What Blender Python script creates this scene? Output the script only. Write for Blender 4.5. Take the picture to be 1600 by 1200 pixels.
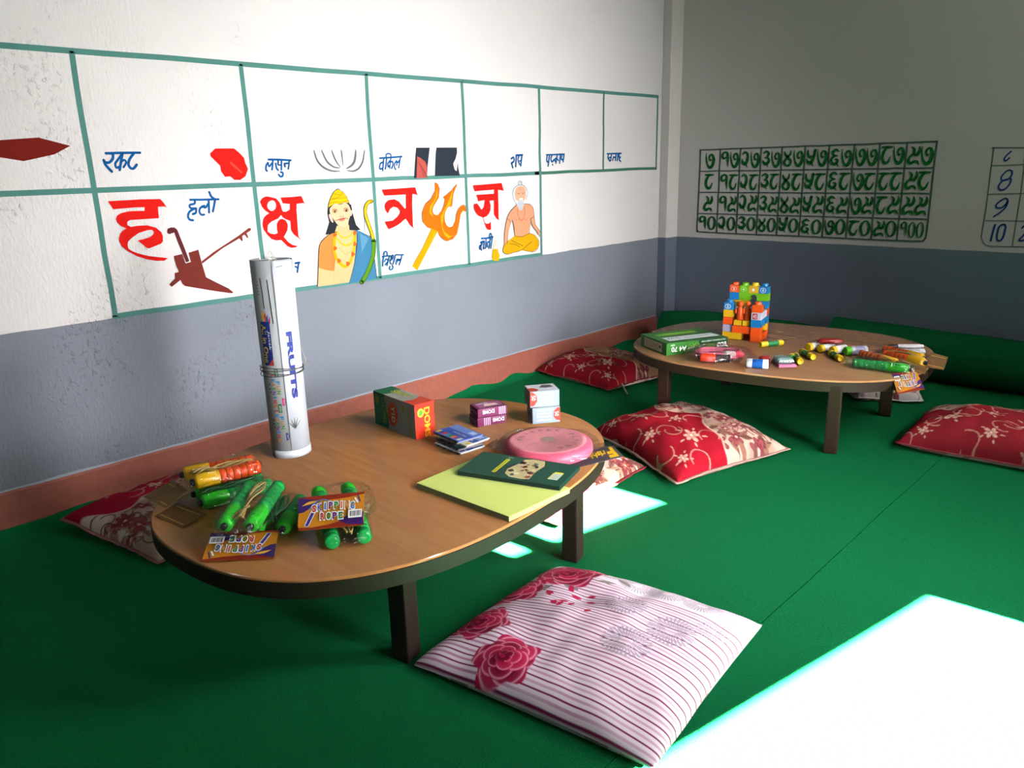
import bpy, bmesh, math, random
import numpy as np
from mathutils import Vector, Matrix, noise
from mathutils.geometry import tessellate_polygon

for _o in list(bpy.data.objects):
    bpy.data.objects.remove(_o)
SC = bpy.context.scene
COL = SC.collection
PI = math.pi
rnd = random.Random(7)

# ------------------------------------------------------------------ camera
cam_d = bpy.data.cameras.new('camera')
cam = bpy.data.objects.new('camera', cam_d)
COL.objects.link(cam)
cam_d.sensor_width = 36.0
cam_d.lens = 27.133
cam_d.clip_start = 0.05
CR = [[0.723788, -0.170331, 0.668669], [0.689554, 0.214233, -0.691823], [-0.025412, 0.961817, 0.272512]]
M = Matrix(CR).to_4x4()
M.translation = Vector((2.6, -4.0938, 1.04))
cam.matrix_world = M
SC.camera = cam

# ------------------------------------------------------------------ view
SC.view_settings.view_transform = 'Standard'
SC.view_settings.look = 'None'
SC.view_settings.gamma = 1.0
SC.view_settings.use_curve_mapping = False
SC.view_settings.exposure = 0.0
SC.cycles.sample_clamp_indirect = 0.8
SC.cycles.max_bounces = 10
SC.cycles.transparent_max_bounces = 24

# ------------------------------------------------------------------ sky, sun, window daylight and added fills
W = bpy.data.worlds.new('sky')
SC.world = W
W.use_nodes = True
W.node_tree.nodes['Background'].inputs[0].default_value = (0.75, 0.86, 1.0, 1)
W.node_tree.nodes['Background'].inputs[1].default_value = 1.0

SUN_DIR = Vector((-1.0, -0.06, -0.50)).normalized()
sd = bpy.data.lights.new('sun', 'SUN')
sd.energy = 2000.0
sd.color = (1.0, 0.93, 0.82)
sd.angle = math.radians(0.55)
sun = bpy.data.objects.new('sun', sd)
COL.objects.link(sun)
sun.rotation_euler = SUN_DIR.to_track_quat('-Z', 'Y').to_euler()
sun.location = (6, -2, 5)

def area(name, loc, target, sx, sy, energy, col=(1, 1, 1), spread=PI):
    l = bpy.data.lights.new(name, 'AREA')
    l.shape = 'RECTANGLE'
    l.size, l.size_y = sx, sy
    l.energy = energy
    l.color = col
    l.spread = spread
    o = bpy.data.objects.new(name, l)
    COL.objects.link(o)
    o.location = loc
    o.rotation_euler = (Vector(target) - Vector(loc)).to_track_quat('-Z', 'Z').to_euler()
    return o

# right-hand wall runs a little askew: x = 3.6 + 0.215 (y + 2.2)
def rw(y, off=0.0):
    return 3.6 + 0.215 * (y + 2.2) - off
area('window_daylight', (rw(-2.6, 0.06), -2.6, 0.80), (0.0, -1.95, 0.50), 1.0, 0.95, 34, (0.98, 0.96, 0.99), math.radians(70))
area('far_window_daylight', (rw(-1.0, 0.06), -1.0, 1.85), (0.9, -2.75, 0.2), 1.0, 0.8, 45, (1.0, 0.95, 0.94), math.radians(96))
area('high_fill', (rw(-2.2, 0.06), -2.2, 2.45), (0.3, -0.9, 0.9), 1.1, 0.36, 40, (1.0, 0.90, 0.95))  # fill lamp added to lift back wall and tabletops; no opening behind it
area('front_fill', (0.6, -5.32, 1.7), (0.9, -2.4, 0.5), 1.0, 0.6, 5.5, (0.95, 0.96, 1.0))  # added fill for camera-facing sides; the wall behind it is solid

# ------------------------------------------------------------------ materials
def lin(c):
    c = np.asarray(c, float)
    return np.where(c <= 0.04045, c / 12.92, ((c + 0.055) / 1.055) ** 2.4)
def hx(h):
    h = h.lstrip('#')
    v = lin([int(h[i:i + 2], 16) / 255 for i in (0, 2, 4)])
    return (float(v[0]), float(v[1]), float(v[2]), 1.0)

_mats = {}
def mat(col, rough=0.6, spec=0.4, bump=0.0, bscale=60.0, var=0.05, coat=0.0, alpha=None, key=''):
    """plain paint / plastic / card: a Principled surface whose tone drifts a little with noise"""
    k = (col, rough, spec, bump, bscale, var, coat, key)
    if k in _mats:
        return _mats[k]
    m = bpy.data.materials.new('m_' + col + key)
    m.use_nodes = True
    nt = m.node_tree
    b = nt.nodes['Principled BSDF']
    b.inputs['Roughness'].default_value = rough
    b.inputs['Specular IOR Level'].default_value = spec
    b.inputs['Coat Weight'].default_value = coat
    b.inputs['Coat Roughness'].default_value = 0.06
    tc = nt.nodes.new('ShaderNodeTexCoord')
    n = nt.nodes.new('ShaderNodeTexNoise')
    n.inputs['Scale'].default_value = bscale
    n.inputs['Detail'].default_value = 4
    nt.links.new(tc.outputs['Object'], n.inputs['Vector'])
    c = hx(col)
    mx = nt.nodes.new('ShaderNodeMix')
    mx.data_type = 'RGBA'
    mx.inputs[6].default_value = tuple(max(0, x * (1 - var)) for x in c[:3]) + (1,)
    mx.inputs[7].default_value = tuple(min(1, x * (1 + var)) for x in c[:3]) + (1,)
    nt.links.new(n.outputs['Fac'], mx.inputs[0])
    nt.links.new(mx.outputs[2], b.inputs['Base Color'])
    if bump:
        bp = nt.nodes.new('ShaderNodeBump')
        bp.inputs['Strength'].default_value = bump
        bp.inputs['Distance'].default_value = 0.002
        nt.links.new(n.outputs['Fac'], bp.inputs['Height'])
        nt.links.new(bp.outputs['Normal'], b.inputs['Normal'])
    _mats[k] = m
    return m

def film_mat(name, tint=(1, 1, 1, 1), gloss=0.16, scale=28.0, rough=0.16):
    """thin clear plastic: see-through with bright wrinkled glints"""
    m = bpy.data.materials.new(name)
    m.use_nodes = True
    nt = m.node_tree
    nt.nodes.remove(nt.nodes['Principled BSDF'])
    out = nt.nodes['Material Output']
    tr = nt.nodes.new('ShaderNodeBsdfTransparent')
    tr.inputs[0].default_value = tint
    gl = nt.nodes.new('ShaderNodeBsdfGlossy')
    gl.inputs['Roughness'].default_value = rough
    gl.inputs['Color'].default_value = (1, 1, 1, 1)
    fr = nt.nodes.new('ShaderNodeLayerWeight')
    fr.inputs[0].default_value = 0.35
    ad = nt.nodes.new('ShaderNodeMath')
    ad.operation = 'MULTIPLY_ADD'
    ad.inputs[1].default_value = 0.2
    ad.inputs[2].default_value = gloss * 0.28
    mx = nt.nodes.new('ShaderNodeMixShader')
    tc = nt.nodes.new('ShaderNodeTexCoord')
    n = nt.nodes.new('ShaderNodeTexNoise')
    n.inputs['Scale'].default_value = scale
    n.inputs['Detail'].default_value = 3
    n.inputs['Distortion'].default_value = 1.2
    bp = nt.nodes.new('ShaderNodeBump')
    bp.inputs['Strength'].default_value = 0.9
    bp.inputs['Distance'].default_value = 0.012
    L = nt.links.new
    L(tc.outputs['Object'], n.inputs['Vector'])
    L(n.outputs['Fac'], bp.inputs['Height'])
    L(bp.outputs['Normal'], gl.inputs['Normal'])
    L(bp.outputs['Normal'], fr.inputs['Normal'])
    L(fr.outputs['Fresnel'], ad.inputs[0])
    L(ad.outputs[0], mx.inputs[0])
    L(tr.outputs[0], mx.inputs[1])
    L(gl.outputs[0], mx.inputs[2])
    L(mx.outputs[0], out.inputs[0])
    return m

def attr_mat(name, rough=0.85, bump=0.25, bscale=900.0, sheen=0.0):
    """printed cloth: the woven / printed pattern is stored per vertex"""
    m = bpy.data.materials.new(name)
    m.use_nodes = True
    nt = m.node_tree
    b = nt.nodes['Principled BSDF']
    b.inputs['Roughness'].default_value = rough
    b.inputs['Specular IOR Level'].default_value = 0.1
    b.inputs['Sheen Weight'].default_value = sheen
    a = nt.nodes.new('ShaderNodeAttribute')
    a.attribute_name = 'print'
    tc = nt.nodes.new('ShaderNodeTexCoord')
    n = nt.nodes.new('ShaderNodeTexNoise')
    n.inputs['Scale'].default_value = bscale
    bp = nt.nodes.new('ShaderNodeBump')
    bp.inputs['Strength'].default_value = bump
    bp.inputs['Distance'].default_value = 0.001
    L = nt.links.new
    L(a.outputs['Color'], b.inputs['Base Color'])
    L(tc.outputs['Object'], n.inputs['Vector'])
    L(n.outputs['Fac'], bp.inputs['Height'])
    L(bp.outputs['Normal'], b.inputs['Normal'])
    return m

def plaster_mat(name, low='7b808a', high='dbd7d3', split=0.603, rough_patch=True):
    """distempered plaster: grey dado below, off-white above, trowel marks and chips"""
    m = bpy.data.materials.new(name)
    m.use_nodes = True
    nt = m.node_tree
    b = nt.nodes['Principled BSDF']
    b.inputs['Roughness'].default_value = 0.75
    b.inputs['Specular IOR Level'].default_value = 0.15
    L = nt.links.new
    N = nt.nodes.new
    tc = N('ShaderNodeTexCoord')
    sx = N('ShaderNodeSeparateXYZ')
    L(tc.outputs['Object'], sx.inputs[0])
    wob = N('ShaderNodeTexNoise'); wob.inputs['Scale'].default_value = 5
    L(tc.outputs['Object'], wob.inputs['Vector'])
    ma = N('ShaderNodeMath'); ma.operation = 'MULTIPLY_ADD'; ma.inputs[1].default_value = 0.012
    L(wob.outputs['Fac'], ma.inputs[0]); L(sx.outputs['Z'], ma.inputs[2])
    gt = N('ShaderNodeMath'); gt.operation = 'GREATER_THAN'; gt.inputs[1].default_value = split + 0.006
    L(ma.outputs[0], gt.inputs[0])
    blot = N('ShaderNodeTexNoise'); blot.inputs['Scale'].default_value = 2.2; blot.inputs['Detail'].default_value = 6
    L(tc.outputs['Object'], blot.inputs['Vector'])
    def two(c, v):
        mx = N('ShaderNodeMix'); mx.data_type = 'RGBA'
        q = hx(c)
        mx.inputs[6].default_value = tuple(x * (1 - v) for x in q[:3]) + (1,)
        mx.inputs[7].default_value = tuple(min(1, x * (1 + v)) for x in q[:3]) + (1,)
        L(blot.outputs['Fac'], mx.inputs[0])
        return mx
    lo, hi = two(low, 0.14), two(high, 0.06)
    mx = N('ShaderNodeMix'); mx.data_type = 'RGBA'
    L(gt.outputs[0], mx.inputs[0]); L(lo.outputs[2], mx.inputs[6]); L(hi.outputs[2], mx.inputs[7])
    L(mx.outputs[2], b.inputs['Base Color'])
    # relief: fine vertical trowel grain, broad undulation, scattered pits and scabs
    mp = N('ShaderNodeMapping'); mp.inputs['Scale'].default_value = (120, 120, 45)
    L(tc.outputs['Object'], mp.inputs[0])
    g1 = N('ShaderNodeTexNoise'); g1.inputs['Scale'].default_value = 1.0; g1.inputs['Detail'].default_value = 5
    L(mp.outputs[0], g1.inputs['Vector'])
    g2 = N('ShaderNodeTexNoise'); g2.inputs['Scale'].default_value = 7; g2.inputs['Detail'].default_value = 3
    L(tc.outputs['Object'], g2.inputs['Vector'])
    g3 = N('ShaderNodeTexNoise'); g3.inputs['Scale'].default_value = 60; g3.inputs['Detail'].default_value = 2
    L(tc.outputs['Object'], g3.inputs['Vector'])
    msk = N('ShaderNodeTexNoise'); msk.inputs['Scale'].default_value = 3.5
    L(tc.outputs['Object'], msk.inputs['Vector'])
    mr = N('ShaderNodeMapRange'); mr.inputs[1].default_value = 0.5; mr.inputs[2].default_value = 0.66
    L(msk.outputs['Fac'], mr.inputs[0])
    # the plaster is roughest towards the near end of the wall
    yr = N('ShaderNodeMapRange'); yr.inputs[1].default_value = -2.4; yr.inputs[2].default_value = -3.1
    yr.inputs[3].default_value = 0.12; yr.inputs[4].default_value = 1.0
    L(sx.outputs['Y'], yr.inputs[0])
    mm = N('ShaderNodeMath'); mm.operation = 'MULTIPLY'
    L(mr.outputs[0], mm.inputs[0]); L(yr.outputs[0], mm.inputs[1])
    pr = N('ShaderNodeMapRange'); pr.inputs[1].default_value = 0.55; pr.inputs[2].default_value = 0.75
    L(g3.outputs['Fac'], pr.inputs[0])
    pit = N('ShaderNodeMath'); pit.operation = 'MULTIPLY'
    L(pr.outputs[0], pit.inputs[0]); L(mm.outputs[0], pit.inputs[1])
    s1 = N('ShaderNodeMath'); s1.operation = 'MULTIPLY'
    L(g1.outputs['Fac'], s1.inputs[0]); L(yr.outputs[0], s1.inputs[1])
    h1 = N('ShaderNodeMath'); h1.operation = 'MULTIPLY_ADD'; h1.inputs[1].default_value = 0.5
    L(s1.outputs[0], h1.inputs[0]); L(pit.outputs[0], h1.inputs[2])
    h2 = N('ShaderNodeMath'); h2.operation = 'MULTIPLY_ADD'; h2.inputs[1].default_value = 0.7
    L(g2.outputs['Fac'], h2.inputs[0]); L(h1.outputs[0], h2.inputs[2])
    bp = N('ShaderNodeBump'); bp.inputs['Strength'].default_value = 0.8; bp.inputs['Distance'].default_value = 0.009
    L(h2.outputs[0], bp.inputs['Height'])
    L(bp.outputs['Normal'], b.inputs['Normal'])
    return m

def carpet_mat(name, col='0b683a'):
    m = bpy.data.materials.new(name)
    m.use_nodes = True
    nt = m.node_tree
    b = nt.nodes['Principled BSDF']
    b.inputs['Roughness'].default_value = 1.0
    b.inputs['Specular IOR Level'].default_value = 0.06
    L = nt.links.new
    N = nt.nodes.new
    tc = N('ShaderNodeTexCoord')
    n1 = N('ShaderNodeTexNoise'); n1.inputs['Scale'].default_value = 420; n1.inputs['Detail'].default_value = 3
    n2 = N('ShaderNodeTexNoise'); n2.inputs['Scale'].default_value = 3.0; n2.inputs['Detail'].default_value = 4
    for n in (n1, n2):
        L(tc.outputs['Object'], n.inputs['Vector'])
    q = hx(col)
    r = N('ShaderNodeValToRGB')
    r.color_ramp.elements[0].position = 0.3
    r.color_ramp.elements[0].color = tuple(x * 0.62 for x in q[:3]) + (1,)
    r.color_ramp.elements[1].position = 0.72
    r.color_ramp.elements[1].color = tuple(x * 1.3 for x in q[:3]) + (1,)
    L(n1.outputs['Fac'], r.inputs[0])
    mx = N('ShaderNodeMix'); mx.data_type = 'RGBA'; mx.blend_type = 'MULTIPLY'; mx.inputs[0].default_value = 0.35
    r2 = N('ShaderNodeValToRGB')
    r2.color_ramp.elements[0].color = (0.75, 0.75, 0.75, 1)
    r2.color_ramp.elements[1].color = (1, 1, 1, 1)
    L(n2.outputs['Fac'], r2.inputs[0])
    L(r.outputs[0], mx.inputs[6]); L(r2.outputs[0], mx.inputs[7])
    L(mx.outputs[2], b.inputs['Base Color'])
    bp = N('ShaderNodeBump'); bp.inputs['Strength'].default_value = 0.6; bp.inputs['Distance'].default_value = 0.004
    L(n1.outputs['Fac'], bp.inputs['Height'])
    L(bp.outputs['Normal'], b.inputs['Normal'])
    return m

def wood_mat(name, c1, c2, rough=0.2, coat=0.5, sc=(3.0, 26.0, 8.0)):
    m = bpy.data.materials.new(name)
    m.use_nodes = True
    nt = m.node_tree
    b = nt.nodes['Principled BSDF']
    b.inputs['Roughness'].default_value = rough
    b.inputs['Coat Weight'].default_value = coat
    b.inputs['Coat Roughness'].default_value = 0.05
    b.inputs['Coat IOR'].default_value = 1.7
    L = nt.links.new
    N = nt.nodes.new
    tc = N('ShaderNodeTexCoord')
    mp = N('ShaderNodeMapping'); mp.inputs['Scale'].default_value = sc
    L(tc.outputs['Object'], mp.inputs[0])
    n = N('ShaderNodeTexNoise'); n.inputs['Scale'].default_value = 1.0; n.inputs['Detail'].default_value = 6; n.inputs['Distortion'].default_value = 1.5
    L(mp.outputs[0], n.inputs['Vector'])
    r = N('ShaderNodeValToRGB')
    r.color_ramp.elements[0].position = 0.35; r.color_ramp.elements[0].color = hx(c1)
    r.color_ramp.elements[1].position = 0.68; r.color_ramp.elements[1].color = hx(c2)
    L(n.outputs['Fac'], r.inputs[0])
    L(r.outputs[0], b.inputs['Base Color'])
    n2 = N('ShaderNodeTexNoise'); n2.inputs['Scale'].default_value = 9.0; n2.inputs['Detail'].default_value = 2
    L(tc.outputs['Object'], n2.inputs['Vector'])
    bp = N('ShaderNodeBump'); bp.inputs['Strength'].default_value = 0.025; bp.inputs['Distance'].default_value = 0.01
    L(n2.outputs['Fac'], bp.inputs['Height'])
    L(bp.outputs['Normal'], b.inputs['Coat Normal'])
    L(bp.outputs['Normal'], b.inputs['Normal'])
    return m

# ------------------------------------------------------------------ mesh builder
def cat_rom(P, closed=False, n=5):
    P = [Vector(p) for p in P]
    if len(P) < 3 and not closed:
        return P
    out = []
    m = len(P)
    segs = m if closed else m - 1
    for i in range(segs):
        p1, p2 = P[i], P[(i + 1) % m]
        p0 = P[i - 1] if (closed or i > 0) else p1 * 2 - p2
        p3 = P[(i + 2) % m] if (closed or i + 2 < m) else p2 * 2 - p1
        for k in range(n):
            t = k / n
            out.append(0.5 * ((2 * p1) + (p2 - p0) * t + (2 * p0 - 5 * p1 + 4 * p2 - p3) * t * t + (3 * p1 - p0 - 3 * p2 + p3) * t ** 3))
    if not closed:
        out.append(P[-1])
    return out

_font_cache = {}
def text_tris(s, bold=0.0, shear=0.0):
    """outline font -> flat triangles, width and height normalised so cap height = 1"""
    k = (s, bold, shear)
    if k in _font_cache:
        return _font_cache[k]
    cu = bpy.data.curves.new('t', 'FONT')
    cu.body = s
    cu.size = 1.0
    cu.offset = bold
    cu.shear = shear
    cu.resolution_u = 3
    o = bpy.data.objects.new('t', cu)
    COL.objects.link(o)
    dg = bpy.context.evaluated_depsgraph_get()
    dg.update()
    me = bpy.data.meshes.new_from_object(o.evaluated_get(dg))
    vs = [(v.co.x, v.co.y) for v in me.vertices]
    fs = [tuple(p.vertices) for p in me.polygons]
    bpy.data.objects.remove(o)
    bpy.data.curves.remove(cu)
    bpy.data.meshes.remove(me)
    if vs:
        x0 = min(v[0] for v in vs); x1 = max(v[0] for v in vs)
        y0 = min(v[1] for v in vs); y1 = max(v[1] for v in vs)
        w = (x1 - x0); h = (y1 - y0) or 1
        vs = [((v[0] - x0) / w, (v[1] - y0) / h) for v in vs]
    else:
        w = h = 1
    _font_cache[k] = (vs, fs, w / h)
    return _font_cache[k]

class MB:
    def __init__(self, org=(0, 0, 0)):
        self.v, self.f, self.mi, self.ms, self.mats = [], [], [], [], []
        self.o = Vector(org)
    def m(self, mt):
        if mt not in self.mats:
            self.mats.append(mt)
        return self.mats.index(mt)
    def add(self, vs, fs, mt, smooth=False):
        b = len(self.v)
        i = self.m(mt)
        self.v += [Vector(x) for x in vs]
        for f in fs:
            self.f.append(tuple(b + k for k in f))
            self.mi.append(i)
            self.ms.append(smooth)
    def box(self, c, s, mt, ax=None, bev=0.0):
        """box centred at c, full size s, optional 3x3 axes; bev chamfers every edge"""
        ax = ax or (Vector((1, 0, 0)), Vector((0, 1, 0)), Vector((0, 0, 1)))
        bm = bmesh.new()
        bmesh.ops.create_cube(bm, size=1.0)
        for v in bm.verts:
            v.co = Vector((v.co.x * s[0], v.co.y * s[1], v.co.z * s[2]))
        if bev:
            bmesh.ops.bevel(bm, geom=list(bm.edges), offset=bev, segments=2, affect='EDGES', profile=0.6)
        bm.verts.index_update()
        c = Vector(c)
        vs = [c + ax[0] * v.co.x + ax[1] * v.co.y + ax[2] * v.co.z for v in bm.verts]
        fs = [tuple(v.index for v in f.verts) for f in bm.faces]
        bm.free()
        self.add(vs, fs, mt)
    def lathe(self, p0, d, prof, mt, seg=24, smooth=True, cap=True):
        """prof: (distance along d, radius)"""
        d = Vector(d).normalized()
        p0 = Vector(p0)
        u = d.orthogonal().normalized()
        w = d.cross(u)
        vs, fs = [], []
        for (t, r) in prof:
            for k in range(seg):
                a = 2 * PI * k / seg
                vs.append(p0 + d * t + (u * math.cos(a) + w * math.sin(a)) * r)
        for i in range(len(prof) - 1):
            for k in range(seg):
                k2 = (k + 1) % seg
                fs.append((i * seg + k, i * seg + k2, (i + 1) * seg + k2, (i + 1) * seg + k))
        self.add(vs, fs, mt, smooth)
        if cap:
            n = len(prof) - 1
            self.add(vs[:seg], [tuple(reversed(range(seg)))], mt)
            self.add(vs[n * seg:], [tuple(range(seg))], mt)
    def tube(self, pts, r, mt, seg=8, n=4, closed=False, taper=None):
        P = cat_rom(pts, closed, n)
        m = len(P)
        vs, fs = [], []
        u = None
        for i, p in enumerate(P):
            a = P[i - 1] if (i > 0 or closed) else p
            b = P[(i + 1) % m] if (i < m - 1 or closed) else p
            d = (b - a)
            d = d.normalized() if d.length > 1e-9 else Vector((0, 0, 1))
            if u is None:
                u = d.orthogonal().normalized()
            u = (u - d * u.dot(d))
            u = u.normalized() if u.length > 1e-6 else d.orthogonal().normalized()
            w = d.cross(u)
            rr = r if taper is None else r * taper(i / max(1, m - 1))
            for k in range(seg):
                an = 2 * PI * k / seg
                vs.append(p + (u * math.cos(an) + w * math.sin(an)) * rr)
        for i in range(m if closed else m - 1):
            j = (i + 1) % m
            for k in range(seg):
                k2 = (k + 1) % seg
                fs.append((i * seg + k, i * seg + k2, j * seg + k2, j * seg + k))
        if not closed:
            fs.append(tuple(reversed(range(seg))))
            fs.append(tuple((m - 1) * seg + k for k in range(seg)))
        self.add(vs, fs, mt, True)
    def poly(self, outer, mt, fn, holes=()):
        """flat filled outline in 2-D mapped to 3-D by fn"""
        loops = [[Vector((p[0], p[1], 0)) for p in outer]] + [[Vector((p[0], p[1], 0)) for p in h] for h in holes]
        tri = tessellate_polygon(loops)
        flat = [p for l in loops for p in l]
        self.add([fn(p.x, p.y) for p in flat], [tuple(t) for t in tri], mt)
    def stroke(self, pts, w, mt, fn, closed=False, taper=0, n=5):
        """brush stroke in 2-D mapped by fn; w may be one width or one per point"""
        k = len(pts)
        ws = [w] * k if not isinstance(w, (list, tuple)) else list(w)
        P = cat_rom([(p[0], p[1], ws[i]) for i, p in enumerate(pts)], closed, n)
        m = len(P)
        if m < 2:
            return
        vs, fs = [], []
        for i, p in enumerate(P):
            a = P[i - 1] if (i > 0 or closed) else p
            b = P[(i + 1) % m] if (i < m - 1 or closed) else p
            dx, dy = b.x - a.x, b.y - a.y
            l = math.hypot(dx, dy) or 1e-9
            nx, ny = -dy / l, dx / l
            ww = max(p.z, 1e-6) / 2
            if taper and not closed:
                t = i / (m - 1)
                ww *= 0.35 + 0.65 * math.sin(PI * min(1, max(0, t * 0.92 + 0.05)))
            vs += [fn(p.x + nx * ww, p.y + ny * ww), fn(p.x - nx * ww, p.y - ny * ww)]
        for i in range(m if closed else m - 1):
            j = (i + 1) % m
            fs.append((2 * i, 2 * i + 1, 2 * j + 1, 2 * j))
        self.add(vs, fs, mt)
        if not closed and not taper:
            for e in (P[0], P[-1]):
                r = max(e.z, 1e-6) / 2
                c = [fn(e.x + r * math.cos(t * PI / 4), e.y + r * math.sin(t * PI / 4)) for t in range(8)]
                self.add(c, [tuple(range(8))], mt)
    def text(self, s, mt, fn, x, y, w=None, h=None, rot=0, bold=0.0, shear=0.0):
        """text box centred at (x, y), width w, height h, turned rot quarter-turns clockwise"""
        vs, fs, asp = text_tris(s, bold, shear)
        if w is None:
            w = h * asp
        out = []
        for (a, b) in vs:
            a, b = a - 0.5, b - 0.5
            X, Y = a * w, b * h
            for _ in range(rot % 4):
                X, Y = Y, -X
            out.append(fn(x + X, y + Y))
        self.add(out, fs, mt)
    def build(self, name, parent=None, smooth_all=None):
        me = bpy.data.meshes.new(name)
        me.from_pydata([tuple(v - self.o) for v in self.v], [], self.f)
        for mt in self.mats:
            me.materials.append(mt)
        me.polygons.foreach_set('material_index', self.mi)
        me.polygons.foreach_set('use_smooth', self.ms if smooth_all is None else [smooth_all] * len(self.f))
        me.update()
        o = bpy.data.objects.new(name, me)
        COL.objects.link(o)
        if parent is None:
            o.location = self.o
        else:
            o.parent = parent
        return o

def plane(o, U, V, eps=0.0):
    """2-D -> 3-D: o + x U + y V, lifted by eps along U x V"""
    o, U, V = Vector(o), Vector(U), Vector(V)
    n = U.cross(V).normalized()
    return lambda x, y: o + U * x + V * y + n * eps
def quad(a, b, c, d, eps=0.0):
    """2-D in [0,1]^2 -> bilinear patch a(0,0) b(1,0) c(1,1) d(0,1)"""
    a, b, c, d = map(Vector, (a, b, c, d))
    n = (b - a).cross(d - a).normalized()
    return lambda x, y: a * (1 - x) * (1 - y) + b * x * (1 - y) + c * x * y + d * (1 - x) * y + n * eps

def tag(o, label, cat=None, group=None, kind=None):
    o['label'] = label
    if cat:
        o['category'] = cat
    if group:
        o['group'] = group
    if kind:
        o['kind'] = kind
    return o
def thing(name, loc, label, cat, group=None):
    o = bpy.data.objects.new(name, None)
    o.empty_display_size = 0.05
    COL.objects.link(o)
    o.location = loc
    return tag(o, label, cat, group)
def structure(o, label=None):
    o['kind'] = 'structure'
    if label:
        o['label'] = label
    return o
def axes(rz):
    return (Vector((math.cos(rz), math.sin(rz), 0)), Vector((-math.sin(rz), math.cos(rz), 0)), Vector((0, 0, 1)))
V3 = Vector

# ================================================================== THE ROOM
M_WALL = plaster_mat('plaster_left')
M_WALLB = plaster_mat('plaster_back', low='6c7584', high='dad5cf')
M_PLAIN = mat('565452', rough=0.9, bump=0.1, key='room')
M_SKIRT = mat('965446', rough=0.6, spec=0.35, bump=0.35, bscale=45, var=0.2)
M_SLAB = mat('77736d', rough=0.9, bump=0.2)
M_FRAME = mat('4a3426', rough=0.5)
CEIL = 2.75
YR = -5.4

mb = MB(); mb.box((-0.1, (YR - 0.2) / 2, CEIL / 2), (0.2, -YR + 0.6, CEIL), M_WALL)
wall_left = structure(mb.build('wall_left'), 'left plaster wall with painted letters above a grey dado')
mb = MB(); mb.box((1.9, 0.1, CEIL / 2), (4.0, 0.2, CEIL), M_WALLB)
wall_back = structure(mb.build('wall_back'), 'back plaster wall with painted number charts above a grey dado')
mb = MB(); mb.box((1.9, YR - 0.1, CEIL / 2), (4.4, 0.2, CEIL), M_PLAIN)
structure(mb.build('wall_front'))
mb = MB(); mb.box((1.8, YR / 2, CEIL + 0.08), (4.8, -YR + 0.8, 0.16), M_PLAIN)
structure(mb.build('ceiling'))
mb = MB(); mb.box((1.8, YR / 2, -0.055), (4.8, -YR + 0.8, 0.1), M_SLAB)
structure(mb.build('floor'))
# corner pier: small square-edged column in the corner of the two walls
mb = MB(); mb.box((0.0285, -0.047, CEIL / 2), (0.057, 0.14, CEIL - 0.002), M_WALLB, bev=0.004)
structure(mb.build('trim_1'), 'narrow plastered pier in the corner')

# right wall with a window: a low pane and, above a deep transom, a shallow one
WY0, WY1, WZ0, WZ1 = -3.1, -2.098, 0.34, 0.77
VY0, VY1, VZ0, VZ1 = -2.585, -2.012, 1.130, 1.288
def rbox(mb, y0, y1, z0, z1, mt, off=0.0, th=0.2):
    """slab of the askew right wall between y0..y1, z0..z1"""
    vs = []
    for t in (0, th):
        for (y, z) in ((y0, z0), (y1, z0), (y1, z1), (y0, z1)):
            vs.append((rw(y, off) + t, y, z))
    mb.add(vs, [(0, 1, 2, 3), (7, 6, 5, 4), (0, 4, 5, 1), (1, 5, 6, 2), (2, 6, 7, 3), (3, 7, 4, 0)], mt)
mb = MB()
rbox(mb, YR, 0.25, 0, WZ0, M_PLAIN, th=0.09)
rbox(mb, YR, WY0, WZ0, WZ1, M_PLAIN, th=0.09); rbox(mb, WY1, 0.25, WZ0, WZ1, M_PLAIN, th=0.09)
rbox(mb, YR, 0.25, WZ1, VZ0, M_PLAIN, th=0.09)
rbox(mb, YR, VY0, VZ0, VZ1, M_PLAIN, th=0.09); rbox(mb, VY1, 0.25, VZ0, VZ1, M_PLAIN, th=0.09)
rbox(mb, YR, 0.25, VZ1, CEIL, M_PLAIN, th=0.09)
structure(mb.build('wall_right'))
for nm, (y0, y1, z0, z1) in (('window_1', (WY0, WY1, WZ0, WZ1)), ('window_2', (VY0, VY1, VZ0, VZ1))):
    mb = MB()
    e = 0.02
    for (a, b, c, d) in ((y0 - e, y0, z0 - e, z1 + e), (y1, y1 + e, z0 - e, z1 + e), (y0, y1, z0 - e, z0), (y0, y1, z1, z1 + e)):
        rbox(mb, a, b, c, d, M_FRAME, off=0.012, th=0.012)
    if nm == 'window_2':
        rbox(mb, -2.526, -2.441, z0, z1, M_FRAME, off=0.0, th=0.05)  # unseen bar, added to keep the sun off the near table leg
    structure(mb.build(nm))

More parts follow.
